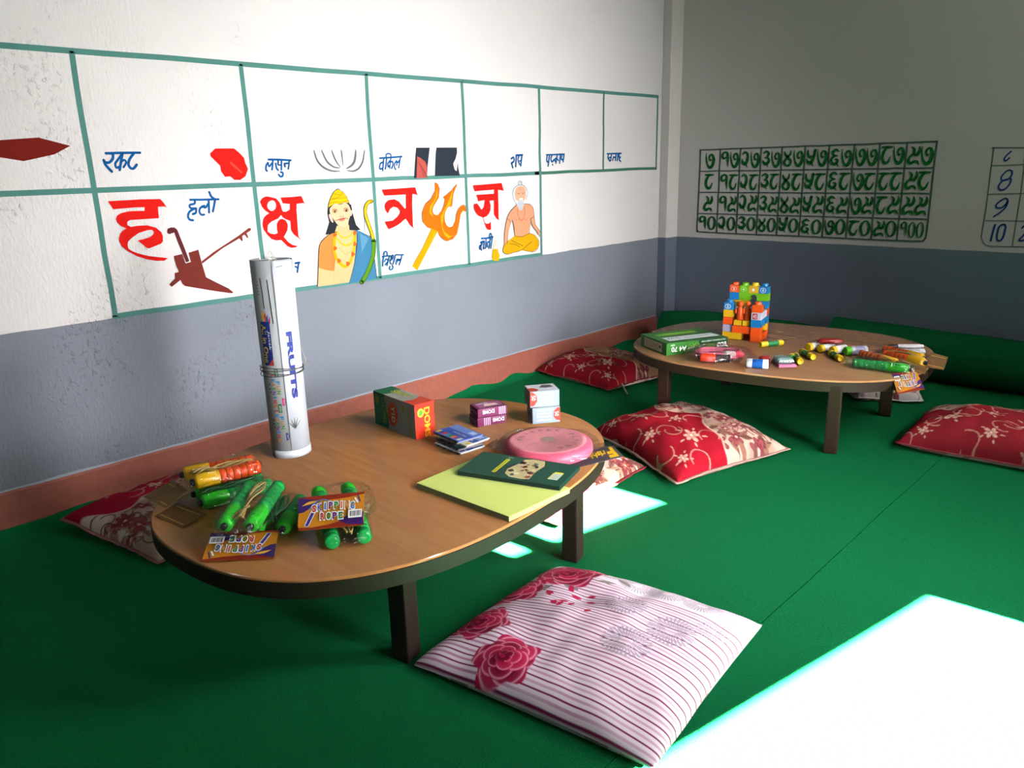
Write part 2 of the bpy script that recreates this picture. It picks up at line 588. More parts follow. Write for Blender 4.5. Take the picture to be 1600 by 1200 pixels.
# red-brown painted skirting along the left wall, with its lighter grey lip
mb = MB()
prof = [(0.0, 0.0), (0.007, 0.0), (0.007, 0.126), (0.003, 0.133), (0.0, 0.135)]
vs, fs = [], []
N = 90
for i in range(N + 1):
    y = YR + (-0.117 - YR) * i / N
    wv = 0.004 * noise.noise((y * 3.1, 0, 0)) + 0.003 * noise.noise((y * 11, 4, 0))
    for (x, z) in prof:
        vs.append((x, y, z + (wv if z > 0.1 else 0)))
for i in range(N):
    for k in range(4):
        fs.append((i * 5 + k, (i + 1) * 5 + k, (i + 1) * 5 + k + 1, i * 5 + k + 1))
mb.add(vs, [tuple(reversed(f)) for f in fs], M_SKIRT)
M_LIP = mat('8f98a6', rough=0.5, var=0.15, bscale=25)
sv, sf = [], []
for i in range(N + 1):
    y = YR + (-0.117 - YR) * i / N
    wv = 0.004 * noise.noise((y * 3.1, 0, 0)) + 0.003 * noise.noise((y * 11, 4, 0))
    w2 = 0.006 + 0.004 * noise.noise((y * 5.1, 7, 0))
    sv += [(0.0032, y, 0.1335 + wv), (0.0012, y, 0.1335 + wv + w2)]
for i in range(N):
    sf.append((2 * i, 2 * i + 1, 2 * i + 3, 2 * i + 2))
mb.add(sv, sf, M_LIP)
skirt = structure(mb.build('baseboard_left'), 'red-brown painted skirting band at the foot of the left wall')

# ------------------------------------------------------------------ green carpet in two strips meeting at a seam
M_CARPET = carpet_mat('green_carpet')
EDGE = [(-5.3, .02), (-3.64, .0213), (-3.54, .0212), (-3.4, .0293), (-3.29, .0233), (-3.18, .0211), (-2.5, .012), (-2.1, .012), (-1.89, .0099), (-1.744, .0247), (-1.689, .0376), (-1.5, .0115), (-1.40, .0367), (-1.264, .011), (-1.108, .0131), (-.6, .0198), (-.447, .0333), (-.33, .024), (-0.11, .02)]
def edge_h(y):
    for (a, ha), (b, hb) in zip(EDGE, EDGE[1:]):
        if a <= y <= b:
            t = (y - a) / (b - a)
            t = t * t * (3 - 2 * t)
            return ha + (hb - ha) * t
    return 0.02
def carpet(x0, x1, name, label, left_curl=False, seam_left=False):
    mb = MB()
    xs = sorted(set([x0 + (x1 - x0) * i / 40 for i in range(41)] + ([0.009, 0.012, 0.02, 0.03, 0.045] if left_curl else [])))
    ys = [YR + 0.02 + (-YR - 0.03) * j / 160 for j in range(161)]
    vs, fs = [], []
    for layer in (0, 1):
        for y in ys:
            for x in xs:
                z = -0.0045 if layer else 0.0
                xx = x
                if left_curl:
                    t = max(0.0, 1 - (x - x0) / 0.04)
                    z += edge_h(y) * t * t
                    if x == xs[-1]:
                        xx += 0.004 * noise.noise((y * 2.5, 3, 1)) + 0.002
                if seam_left:
                    if x == xs[0]:
                        xx += 0.004 * noise.noise((y * 2.5, 3, 1)) + 0.002
                        z += 0.0008 * (1 - layer)
                if not layer:
                    z += 0.0012 * noise.noise((x * 5, y * 5, 0.3))
                vs.append((xx, y, z))
    nx, ny = len(xs), len(ys)
    o = nx * ny
    for j in range(ny - 1):
        for i in range(nx - 1):
            a = j * nx + i
            fs.append((a, a + 1, a + nx + 1, a + nx))
            fs.append((o + a + nx, o + a + nx + 1, o + a + 1, o + a))
    mb.add(vs, fs, M_CARPET, True)
    for e in (0, nx - 1):                       # cut edges, with their own sharp corners
        ev, ef = [], []
        for j in range(ny):
            ev += [vs[j * nx + e], vs[o + j * nx + e]]
        for j in range(ny - 1):
            q = (2 * j, 2 * j + 2, 2 * j + 3, 2 * j + 1)
            ef.append(q if e == 0 else tuple(reversed(q)))
        mb.add(ev, ef, M_CARPET)
    return tag(mb.build(name), label, 'carpet')
carpet(0.0085, 1.912, 'green_carpet', 'green felt carpet strip under both tables, curling up the skirting', left_curl=True)
carpet(1.9145, 3.0, 'green_carpet', 'green felt carpet strip beyond the seam, under the far red cushion', seam_left=True)

# ------------------------------------------------------------------ surplus carpet rolled up against the back wall
M_CARPETD = carpet_mat('green_carpet_dark', col='0a5430')  # darker green than the flat strips
def carpet_roll(name, pts, rads, label, spiral=True):
    mb = MB()
    P = cat_rom(pts, False, 8)
    m = len(P)
    seg = 28
    vs, fs = [], []
    for i, p in enumerate(P):
        t = i / (m - 1) * (len(rads) - 1)
        k = min(int(t), len(rads) - 2)
        r = rads[k] + (rads[k + 1] - rads[k]) * (t - k)
        a = P[max(0, i - 1)]; b = P[min(m - 1, i + 1)]
        d = (b - a).normalized()
        side = Vector((d.y, -d.x, 0)).normalized()
        for s in range(seg):
            an = 2 * PI * s / seg
            rr = r * (1 + 0.05 * noise.noise((p.x * 4, math.cos(an) * 1.5, math.sin(an) * 1.5)))
            q = p + side * math.cos(an) * rr + Vector((0, 0, 1)) * (math.sin(an) * rr)
            vs.append(q)
    for i in range(m - 1):
        for s in range(seg):
            s2 = (s + 1) % seg
            fs.append((i * seg + s, (i + 1) * seg + s, (i + 1) * seg + s2, i * seg + s2))
    mb.add(vs, fs, M_CARPETD, True)
    # rolled ends: spiral of carpet thickness
    for e, sg in ((0, -1), (m - 1, 1)):
        p = P[e]
        a = P[max(0, e - 1)]; b = P[min(m - 1, e + 1)]
        d = (b - a).normalized() * sg
        side = Vector((d.y, -d.x, 0)).normalized()
        r = rads[0] if e == 0 else rads[-1]
        mb.add([p + side * math.cos(2 * PI * s / seg) * r * 0.97 - d * 0.01 + Vector((0, 0, math.sin(2 * PI * s / seg) * r * 0.97)) for s in range(seg)], [tuple(range(seg))], M_CARPET)
        sp = []
        for s in range(70):
            an = s * 0.38
            rr = r * (0.12 + 0.8 * s / 70)
            sp.append(p + side * math.cos(an) * rr + Vector((0, 0, math.sin(an) * rr)) - d * 0.004)
        mb.tube(sp, 0.006, M_CARPETD, seg=5, n=1)
    return tag(mb.build(name), label, 'carpet roll', 'green carpet surplus rolled against the back wall')
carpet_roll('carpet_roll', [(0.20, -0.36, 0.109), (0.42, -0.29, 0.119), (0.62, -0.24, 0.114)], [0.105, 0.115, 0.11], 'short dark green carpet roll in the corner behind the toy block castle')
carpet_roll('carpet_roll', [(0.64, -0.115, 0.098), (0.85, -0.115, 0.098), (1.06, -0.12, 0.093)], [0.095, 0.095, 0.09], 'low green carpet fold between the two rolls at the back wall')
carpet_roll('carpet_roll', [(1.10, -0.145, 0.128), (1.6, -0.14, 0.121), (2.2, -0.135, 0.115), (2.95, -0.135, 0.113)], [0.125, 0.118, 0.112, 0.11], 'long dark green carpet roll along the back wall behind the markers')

# ------------------------------------------------------------------ paint on the walls
M_TEAL = mat('4f8078', rough=0.8, spec=0.1, var=0.12, bscale=12)
M_TEALD = mat('3f7060', rough=0.8, spec=0.1, var=0.12, bscale=12)
M_LINE = mat('3a4a46', rough=0.8, spec=0.1, var=0.12, bscale=12)
M_DIG = mat('0a4a1e', rough=0.8, spec=0.1, var=0.15, bscale=20)
_lay = [0.0006]
def onleft():
    _lay[0] += 0.00002
    e = _lay[0]
    return lambda y, z: V3((e, y, z))
def onback():
    _lay[0] += 0.00002
    e = _lay[0]
    return lambda x, z: V3((x, -e, z))
def wob(a, b, n, amp, seed):
    """hand-painted line: slightly unsteady polyline from a to b"""
    out = []
    for i in range(n + 1):
        t = i / n
        x = a[0] + (b[0] - a[0]) * t; y = a[1] + (b[1] - a[1]) * t
        k = amp * noise.noise((t * n * 0.7, seed, 0))
        out.append((x + (k if abs(b[1] - a[1]) > abs(b[0] - a[0]) else 0), y + (k if abs(b[1] - a[1]) <= abs(b[0] - a[0]) else 0)))
    return out
mb = MB()
fn = onleft()
lw = 0.0165
mb.stroke(wob((-4.6, 0.998), (-1.16, 1.0), 24, 0.005, 1), lw, M_TEAL, fn, n=2)
mb.stroke(wob((-1.2, 1.0), (-0.156, 1.003), 8, 0.004, 2), lw * 0.9, M_TEALD, fn, n=2)
mb.stroke(wob((-4.6, 1.394), (-0.156, 1.394), 24, 0.004, 12), lw, M_TEAL, onleft(), n=2)
mb.stroke(wob((-3.217, 0.609), (-1.166, 0.606), 20, 0.004, 3), 0.017, M_TEAL, fn, n=2)
for y, z0, z1, s in ((-3.2166, 0.606, 1.394, 4), (-2.686, 0.608, 1.394, 5), (-2.17, 0.606, 1.394, 6), (-1.665, 0.606, 1.394, 7), (-1.1665, 0.604, 1.394, 8), (-0.66, 1.0, 1.394, 9), (-0.156, 1.0, 1.394, 10), (-3.75, 1.0, 1.394, 11)):
    mb.stroke(wob((y, z0), (y, z1), 8, 0.004, s), lw if y < -1 else lw * 0.85, M_TEAL if y < -0.7 else M_TEALD, onleft(), n=2)
mb.build('painted_grid', wall_left)

MURAL = [
 ('L','painted_word',[
  ['s','0a528c',4.5,0,0,[[-3166,1107],[-3118,1108],[-3063,1108]]],
  ['s','0a528c',4.8,0,0,[[-3145,1106],[-3148,1091],[-3160,1080],[-3171,1080]]],
  ['s','0a528c',5.1,0,0,[[-3175,1087],[-3172,1074],[-3165,1063],[-3157,1053]]],
  ['s','0a528c',4.2,0,0,[[-3119,1104],[-3134,1087],[-3143,1076],[-3141,1064],[-3130,1068]]],
  ['s','0a528c',4.8,0,0,[[-3117,1106],[-3125,1082],[-3133,1057]]],
  ['s','0a528c',3.9,0,0,[[-3125,1081],[-3115,1087],[-3110,1079],[-3120,1065]]],
  ['s','0a528c',4.9,0,0,[[-3083,1106],[-3098,1089],[-3104,1073],[-3099,1062],[-3090,1061],[-3079,1072]]],
 ]),
 ('L','painted_word',[
  ['s','0a528c',4.3,0,0,[[-2923,957],[-2875,955],[-2824,954]]],
  ['s','0a528c',4.3,0,0,[[-2908,955],[-2910,944],[-2927,940],[-2925,930],[-2907,928]]],
  ['s','0a528c',4.6,0,0,[[-2907,928],[-2910,914],[-2921,910]]],
  ['s','0a528c',4.6,0,0,[[-2912,928],[-2930,919],[-2938,905],[-2934,893],[-2923,890]]],
  ['s','0a528c',4.3,0,0,[[-2877,935],[-2893,928],[-2897,915],[-2891,906],[-2882,906]]],
  ['s','0a528c',4.3,0,0,[[-2885,934],[-2874,929],[-2863,941]]],
  ['s','0a528c',4.6,0,0,[[-2860,953],[-2862,931],[-2864,912]]],
  ['s','0a528c',4.7,0,0,[[-2837,953],[-2843,934],[-2850,915]]],
  ['s','0a528c',4.6,0,0,[[-2854,979],[-2849,964],[-2837,954]]],
 ]),
 ('L','painted_rocket',[
  ['f','d01712',0,[[-2834,1104],[-2833,1094],[-2804,1064],[-2803,1045],[-2791,1027],[-2772,1028],[-2759,1016],[-2737,1015],[-2715,1027],[-2703,1052],[-2711,1073],[-2713,1088],[-2726,1103],[-2746,1120],[-2814,1120]],[]],
  ['f','e8473a',0,[[-2769,1080],[-2756,1070],[-2723,1039],[-2731,1038],[-2764,1067]],[]],
 ]),
 ('L','painted_fruit',[
  ['f','6e1512',0,[[-3494,1105],[-3449,1098],[-3392,1087],[-3309,1105],[-3262,1129],[-3343,1152],[-3472,1142]],[]],
 ]),
 ('L','painted_word',[
  ['s','0a528c',4.3,0,0,[[-2621,1082],[-2582,1081],[-2532,1078]]],
  ['s','0a528c',4.3,0,0,[[-2624,1071],[-2632,1062],[-2635,1048],[-2631,1043]]],
  ['s','0a528c',3.7,0,0,[[-2624,1071],[-2621,1058],[-2609,1069]]],
  ['s','0a528c',4.3,0,0,[[-2604,1079],[-2607,1063],[-2611,1047]]],
  ['s','0a528c',4.3,0,0,[[-2594,1068],[-2593,1053],[-2589,1047],[-2587,1045]]],
  ['s','0a528c',4.3,0,0,[[-2583,1078],[-2585,1064]]],
  ['s','0a528c',3.3,0,0,[[-2585,1063],[-2573,1062]]],
  ['s','0a528c',4.3,0,0,[[-2570,1076],[-2572,1061],[-2574,1046]]],
  ['s','0a528c',4.4,0,0,[[-2577,1038],[-2569,1034],[-2572,1024],[-2580,1022],[-2587,1029]]],
  ['s','0a528c',4.9,0,0,[[-2559,1065],[-2558,1057]]],
  ['s','0a528c',4.0,0,0,[[-2559,1067],[-2543,1068]]],
  ['s','0a528c',4.2,0,0,[[-2539,1075],[-2542,1060],[-2546,1048]]],
 ]),
 ('L','painted_garlic',[
  ['s','626266',5.2,0,1,[[-2431,1114],[-2429,1101],[-2419,1073],[-2395,1050],[-2360,1037],[-2324,1035]]],
  ['s','626266',4.9,0,1,[[-2398,1114],[-2393,1100],[-2378,1071],[-2352,1052],[-2324,1047]]],
  ['s','626266',4.6,0,1,[[-2354,1114],[-2350,1100],[-2338,1072],[-2320,1049]]],
  ['s','626266',4.3,0,1,[[-2311,1114],[-2310,1100],[-2308,1054]]],
  ['s','626266',6.5,0,1,[[-2244,1114],[-2246,1099],[-2254,1071],[-2270,1055],[-2296,1043]]],
  ['s','626266',5.1,0,1,[[-2201,1113],[-2206,1099],[-2215,1070],[-2235,1045],[-2263,1034],[-2292,1037]]],
  ['f','d8d2cf',0,[[-2324,1047],[-2297,1052],[-2292,1036],[-2307,1025],[-2322,1029]],[]],
 ]),
 ('L','painted_word',[
  ['s','0a528c',4.2,0,0,[[-2132,1081],[-2075,1083],[-2019,1086]]],
  ['s','0a528c',4.2,0,0,[[-2112,1078],[-2117,1054],[-2121,1033]]],
  ['s','0a528c',4.2,0,0,[[-2118,1065],[-2130,1060],[-2135,1047],[-2133,1039],[-2120,1042]]],
  ['s','0a528c',3.5,0,0,[[-2099,1083],[-2097,1096],[-2077,1096],[-2074,1082]]],
  ['s','0a528c',4.2,0,0,[[-2098,1079],[-2101,1060],[-2107,1039]]],
  ['s','0a528c',3.3,0,0,[[-2075,1081],[-2080,1067],[-2085,1041]]],
  ['s','0a528c',4.0,0,0,[[-2082,1070],[-2093,1059],[-2092,1047],[-2086,1051]]],
  ['s','0a528c',4.0,0,0,[[-2079,1065],[-2069,1067],[-2067,1054],[-2075,1041]]],
  ['s','0a528c',3.8,0,0,[[-2047,1070],[-2058,1059],[-2060,1043],[-2055,1036]]],
  ['s','0a528c',3.3,0,0,[[-2047,1070],[-2048,1052]]],
  ['s','0a528c',4.4,0,0,[[-2047,1064],[-2040,1064],[-2033,1071]]],
  ['s','0a528c',3.6,0,0,[[-2027,1082],[-2033,1061],[-2039,1042]]],
 ]),
 ('L','painted_lawyer',[
  ['f','262a36',0,[[-1941,1121],[-1946,1097],[-1962,999],[-1891,999],[-1882,1053],[-1872,1097],[-1867,1121]],[]],
  ['f','262a36',0,[[-1829,1121],[-1835,1096],[-1846,1004],[-1701,1002],[-1709,1038],[-1712,1095],[-1712,1121]],[]],
  ['f','a84a44',0,[[-1938,1086],[-1923,1081],[-1896,1064],[-1886,1042],[-1894,998],[-1947,998]],[]],
  ['s','7a2a2a',1.7,0,0,[[-1935,1070],[-1919,1037],[-1910,1003]]],
  ['s','7a2a2a',1.7,0,0,[[-1927,1059],[-1910,1028],[-1904,1003]]],
  ['s','7a2a2a',1.7,0,0,[[-1919,1048],[-1902,1019],[-1898,1003]]],
  ['s','7a2a2a',1.7,0,0,[[-1910,1036],[-1894,1010],[-1892,1003]]],
  ['f','f0d2cc',0,[[-1709,1107],[-1723,1073],[-1738,1053],[-1730,1027],[-1718,1022],[-1710,1061],[-1699,1095],[-1698,1107]],[]],
  ['s','333333',1.1,0,0,[[-1737,1053],[-1725,1050],[-1730,1028]]],
  ['s','333333',1.1,0,0,[[-1712,1061],[-1718,1023]]],
 ]),
 ('L','painted_word',[
  ['s','0a528c',5.5,0,0,[[-1371,1070],[-1355,1076],[-1353,1059],[-1372,1049]]],
  ['s','0a528c',5.5,0,0,[[-1369,1051],[-1362,1029]]],
  ['s','0a528c',6.2,0,0,[[-1336,1085],[-1342,1034]]],
  ['s','0a528c',5.6,0,0,[[-1333,1085],[-1293,1086]]],
  ['s','0a528c',4.9,0,0,[[-1317,1083],[-1325,1065],[-1315,1043]]],
  ['s','0a528c',6.2,0,0,[[-1297,1085],[-1307,1037]]],
  ['s','0a528c',4.3,0,0,[[-1314,1059],[-1301,1060]]],
 ]),
 ('L','painted_word',[
  ['s','0a528c',4.5,0,0,[[-1121,1085],[-984,1087]]],
  ['s','0a528c',6.4,0,0,[[-1098,1084],[-1109,1033]]],
  ['s','0a528c',5.8,0,0,[[-1116,1082],[-1119,1056],[-1105,1052]]],
  ['s','0a528c',5.8,0,0,[[-1079,1084],[-1088,1066],[-1079,1052],[-1063,1062]]],
  ['s','0a528c',4.5,0,0,[[-1077,1040],[-1074,1036]]],
  ['s','0a528c',5.8,0,0,[[-1039,1085],[-1050,1045]]],
  ['s','0a528c',5.2,0,0,[[-1045,1070],[-1059,1061],[-1053,1052]]],
  ['s','0a528c',4.6,0,0,[[-1041,1066],[-1030,1057]]],
  ['s','0a528c',5.9,0,0,[[-1015,1087],[-1022,1045]]],
  ['s','0a528c',5.2,0,0,[[-1002,1087],[-1009,1064],[-996,1061]]],
  ['s','0a528c',5.9,0,0,[[-986,1087],[-994,1051]]],
 ]),
 ('L','painted_word',[
  ['s','0a528c',4.9,0,0,[[-629,1086],[-500,1088]]],
  ['s','0a528c',6.3,0,0,[[-616,1085],[-621,1066],[-604,1049]]],
  ['s','0a528c',4.9,0,0,[[-611,1066],[-592,1068]]],
  ['s','0a528c',6.3,0,0,[[-589,1086],[-597,1052]]],
  ['s','0a528c',5.6,0,0,[[-572,1069],[-579,1052]]],
  ['s','0a528c',4.9,0,0,[[-570,1069],[-553,1066]]],
  ['s','0a528c',6.4,0,0,[[-548,1085],[-555,1052]]],
  ['s','0a528c',6.4,0,0,[[-531,1086],[-538,1051]]],
  ['s','0a528c',5.7,0,0,[[-516,1085],[-527,1072],[-508,1067],[-523,1058],[-505,1045]]],
 ]),
 ('L','painted_letter',[
  ['f','d01712',0,[[-3183,965],[-3082,966],[-3022,964],[-3012,951],[-3005,936],[-3013,940],[-3033,940],[-3034,922],[-3035,904],[-3092,904],[-3125,904],[-3133,901],[-3136,896],[-3136,889],[-3127,883],[-3103,885],[-3075,884],[-3049,875],[-3034,860],[-3031,846],[-3033,830],[-3040,823],[-3080,811],[-3087,813],[-3112,839],[-3093,842],[-3072,846],[-3060,855],[-3057,862],[-3062,869],[-3077,869],[-3106,862],[-3130,848],[-3142,838],[-3145,829],[-3145,817],[-3136,808],[-3116,798],[-3085,787],[-3025,774],[-3038,767],[-3063,769],[-3093,777],[-3121,790],[-3146,807],[-3163,825],[-3169,841],[-3168,851],[-3162,864],[-3153,873],[-3141,879],[-3157,888],[-3166,899],[-3168,910],[-3163,920],[-3150,927],[-3127,931],[-3103,931],[-3077,930],[-3075,941],[-3106,942],[-3171,940]],[]],
 ]),
 ('L','painted_plough',[
  ['f','6e2a24',0,[[-3005,779],[-2976,783],[-2969,751],[-2950,754],[-2954,785],[-2919,792],[-2913,745],[-2905,697],[-2873,676],[-2830,649],[-2813,632],[-2820,630],[-2877,645],[-2934,662],[-2981,676],[-2989,684],[-2994,698],[-3026,679],[-3033,688],[-3011,705],[-3010,723],[-2996,725],[-2997,733],[-3001,747]],[]],
  ['f','5a2226',0,[[-3015,862],[-3012,869],[-3001,872],[-2989,871],[-2981,863],[-2974,836],[-2962,789],[-2955,757],[-2967,754],[-2973,781],[-2990,845],[-2992,855],[-3009,851],[-3015,854]],[]],
  ['f','78302c',0,[[-2913,752],[-2869,778],[-2768,827],[-2728,850],[-2719,849],[-2719,842],[-2737,833],[-2732,817],[-2737,816],[-2746,829],[-2755,824],[-2755,808],[-2760,807],[-2767,817],[-2832,789],[-2912,744]],[]],
 ]),
 ('L','painted_letter',[
  ['f','d01712',0,[[-2672,937],[-2669,943],[-2662,950],[-2653,954],[-2643,955],[-2630,953],[-2620,950],[-2608,947],[-2596,933],[-2591,919],[-2589,906],[-2585,899],[-2575,897],[-2557,904],[-2554,924],[-2583,928],[-2590,949],[-2535,949],[-2506,951],[-2502,948],[-2494,926],[-2486,916],[-2498,925],[-2526,923],[-2529,901],[-2531,852],[-2532,805],[-2518,788],[-2535,802],[-2551,815],[-2559,829],[-2559,864],[-2576,870],[-2588,878],[-2595,887],[-2603,880],[-2610,875],[-2634,867],[-2646,860],[-2652,853],[-2654,844],[-2655,832],[-2644,824],[-2629,821],[-2615,824],[-2617,839],[-2615,856],[-2610,865],[-2602,872],[-2591,873],[-2578,867],[-2572,855],[-2572,844],[-2576,830],[-2584,819],[-2593,808],[-2577,788],[-2560,776],[-2539,770],[-2548,766],[-2566,766],[-2582,774],[-2594,787],[-2605,798],[-2626,798],[-2644,805],[-2659,823],[-2669,839],[-2672,853],[-2671,864],[-2667,877],[-2662,884],[-2653,891],[-2641,896],[-2655,906],[-2666,919]],[[[-2646,924],[-2641,934],[-2633,939],[-2623,941],[-2615,938],[-2610,930],[-2610,920],[-2614,911],[-2624,904],[-2634,904],[-2643,911],[-2646,917]]]],
 ]),
 ('L','painted_word',[
  ['s','0a528c',4.4,0,0,[[-2557,708],[-2538,709]]],
  ['s','0a528c',4.4,0,0,[[-2542,708],[-2547,691],[-2552,674]]],
  ['s','0a528c',3.5,0,0,[[-2559,696],[-2548,690]]],
 ]),
 ('L','painted_warrior',[
  ['f','23252c',0,[[-2392,908],[-2299,916],[-2286,907],[-2280,866],[-2270,829],[-2251,809],[-2270,806],[-2310,812],[-2364,805],[-2415,802],[-2403,825],[-2393,847],[-2398,880]],[]],
  ['f','e0a878',0,[[-2360,832],[-2304,831],[-2304,811],[-2270,801],[-2280,749],[-2292,683],[-2322,608],[-2472,609],[-2460,681],[-2394,760],[-2374,804]],[]],
  ['f','39708f',0,[[-2282,810],[-2262,805],[-2230,789],[-2202,773],[-2193,735],[-2192,673],[-2189,607],[-2326,604],[-2295,677],[-2272,766],[-2273,796]],[]],
  ['f','5486a2',0,[[-2255,794],[-2231,782],[-2215,771],[-2234,745],[-2253,720],[-2255,764]],[]],
  ['f','e07c3c',0,[[-2361,811],[-2397,802],[-2434,779],[-2449,752],[-2460,681],[-2427,668],[-2391,660],[-2378,709],[-2382,765]],[]],
  ['f','e8743c',0,[[-2378,804],[-2365,803],[-2374,764],[-2380,706],[-2390,660],[-2400,685],[-2396,740]],[]],
  ['f','e4b088',1,[[-2385,898],[-2365,911],[-2336,911],[-2304,913],[-2290,886],[-2294,867],[-2305,845],[-2310,828],[-2331,821],[-2353,832],[-2371,855],[-2384,876]],[]],
  ['f','eba9a0',1,[[-2393,875],[-2384,876],[-2375,852],[-2377,845],[-2386,853]],[]],
  ['f','eba9a0',1,[[-2290,886],[-2282,882],[-2288,866],[-2294,867]],[]],
  ['f','d8a80c',0,[[-2393,901],[-2390,916],[-2384,927],[-2362,958],[-2349,965],[-2341,968],[-2332,964],[-2319,957],[-2305,939],[-2294,914],[-2315,918],[-2335,913],[-2359,915],[-2378,909]],[]],
  ['s','6b5410',1.0,0,0,[[-2389,916],[-2358,922],[-2335,919],[-2299,923]]],
  ['s','6b5410',1.0,0,0,[[-2382,930],[-2352,936],[-2332,943],[-2318,952]]],
  ['s','6b5410',1.0,0,0,[[-2376,936],[-2337,934],[-2303,936]]],
  ['s','6b5410',1.0,0,0,[[-2364,953],[-2336,947],[-2323,956]]],
  ['s','6b5410',1.0,0,0,[[-2393,901],[-2378,909],[-2359,915],[-2335,913],[-2315,918],[-2294,914]]],
  ['s','1c1c22',1.3,0,0,[[-2349,965],[-2345,970],[-2339,971],[-2334,966]]],
  ['s','e09c00',8.6,0,0,[[-2368,803],[-2377,775],[-2381,739],[-2375,708],[-2359,685],[-2336,672],[-2312,689],[-2295,724],[-2283,763],[-2281,796]]],
  ['f','dd5a16',0,[[-2363,798],[-2368,794],[-2372,792],[-2378,790],[-2382,794],[-2380,799],[-2380,805],[-2376,808],[-2371,805],[-2367,803]],[]],
  ['f','dd5a16',0,[[-2367,746],[-2372,741],[-2376,740],[-2382,738],[-2385,742],[-2384,747],[-2384,753],[-2379,756],[-2375,753],[-2370,751]],[]],
  ['f','dd5a16',0,[[-2354,696],[-2358,692],[-2363,690],[-2368,688],[-2372,693],[-2371,698],[-2371,704],[-2366,707],[-2361,704],[-2357,701]],[]],
  ['f','dd5a16',0,[[-2314,680],[-2319,676],[-2323,674],[-2329,672],[-2333,677],[-2332,682],[-2332,688],[-2327,691],[-2322,688],[-2318,686]],[]],
  ['f','dd5a16',0,[[-2286,715],[-2291,711],[-2295,709],[-2301,707],[-2305,712],[-2304,717],[-2304,723],[-2299,726],[-2294,723],[-2290,721]],[]],
  ['f','dd5a16',0,[[-2273,754],[-2278,750],[-2282,748],[-2288,746],[-2292,750],[-2291,756],[-2291,761],[-2286,765],[-2281,762],[-2277,759]],[]],
  ['f','dd5a16',0,[[-2270,797],[-2274,793],[-2279,791],[-2285,789],[-2289,793],[-2288,799],[-2288,804],[-2283,808],[-2277,805],[-2273,802]],[]],
  ['s','dca808',4.3,0,0,[[-2360,808],[-2344,788],[-2321,783],[-2300,791],[-2292,807]]],
  ['s','dca808',5.0,0,0,[[-2363,782],[-2343,760],[-2320,753],[-2299,760],[-2287,777]]],
  ['s','d99a55',2.0,0,0,[[-2360,750],[-2339,725],[-2319,720],[-2301,735]]],
  ['s','d99a6a',1.3,0,0,[[-2393,660],[-2396,611]]],
  ['s','d99a6a',1.3,0,0,[[-2409,659],[-2415,640]]],
  ['s','d99a6a',1.3,0,0,[[-2385,656],[-2358,613]]],
  ['s','7a4a30',1.9,0,0,[[-2373,893],[-2364,895],[-2354,892]]],
  ['s','7a4a30',1.9,0,0,[[-2322,894],[-2313,896],[-2303,892]]],
  ['s','6b3a22',1.3,1,0,[[-2374,888],[-2364,891],[-2354,888],[-2363,881],[-2373,886]]],
  ['f','3a2418',1,[[-2367,889],[-2360,889],[-2361,884],[-2368,884]],[]],
  ['s','6b3a22',1.3,1,0,[[-2321,889],[-2311,891],[-2301,888],[-2310,882],[-2320,886]]],
  ['f','3a2418',1,[[-2314,890],[-2307,889],[-2308,884],[-2315,884]],[]],
  ['s','9a6a48',1.3,0,0,[[-2344,870],[-2340,864],[-2334,866],[-2329,863],[-2324,870]]],
  ['f','e0645a',0,[[-2351,854],[-2341,857],[-2333,856],[-2325,858],[-2318,855],[-2328,849],[-2342,848]],[]],
  ['s','5a2a20',1.6,0,0,[[-2365,852],[-2349,855],[-2333,858],[-2317,858],[-2305,854]]],
  ['s','c98e68',1.0,0,0,[[-2353,832],[-2331,821],[-2310,828]]],
  ['s','1c1c22',1.9,0,0,[[-2472,609],[-2460,681],[-2449,752],[-2434,779],[-2397,802],[-2364,809]]],
  ['s','1c1c22',1.3,0,0,[[-2393,901],[-2384,927],[-2362,958],[-2341,968],[-2319,957],[-2305,939],[-2294,914]]],
  ['s','1c1c22',1.3,0,0,[[-2269,796],[-2271,766],[-2295,677],[-2326,604]]],
  ['s','1c1c22',1.4,0,0,[[-2262,805],[-2230,789],[-2202,773],[-2193,735]]],
  ['s','1c1c22',1.7,0,0,[[-2196,708],[-2191,652],[-2189,607]]],
  ['s','1c1c22',1.7,0,0,[[-2227,863],[-2231,829],[-2235,796]]],
  ['s','3a3410',11.4,0,0,[[-2188,916],[-2206,911],[-2218,895],[-2222,866],[-2210,825],[-2197,787],[-2193,755]]],
  ['s','2c3a10',15.1,0,0,[[-2193,762],[-2194,728],[-2206,685],[-2237,633],[-2265,602]]],
  ['s','bca414',8.4,0,0,[[-2189,917],[-2206,911],[-2218,895],[-2222,866],[-2210,825],[-2197,787],[-2194,759]]],
  ['s','4e8018',11.7,0,0,[[-2193,762],[-2195,728],[-2207,685],[-2237,633],[-2265,602]]],
 ]),
 ('L','painted_letter',[
  ['f','d01712',0,[[-2132,959],[-1959,962],[-1952,936],[-1946,929],[-1976,936],[-1981,898],[-1984,802],[-1978,790],[-1999,810],[-2020,838],[-2045,823],[-2066,813],[-2088,806],[-2113,800],[-2129,832],[-2090,833],[-2064,847],[-2043,865],[-2051,877],[-2060,884],[-2081,889],[-2098,881],[-2112,863],[-2121,876],[-2124,891],[-2118,905],[-2103,916],[-2074,919],[-2050,908],[-2021,877],[-2014,880],[-2010,935],[-2124,935]],[]],
 ]),
 ('L','painted_trident',[
  ['f','e08c00',0,[[-1883,786],[-1847,773],[-1974,617],[-2001,637],[-1931,717]],[]],
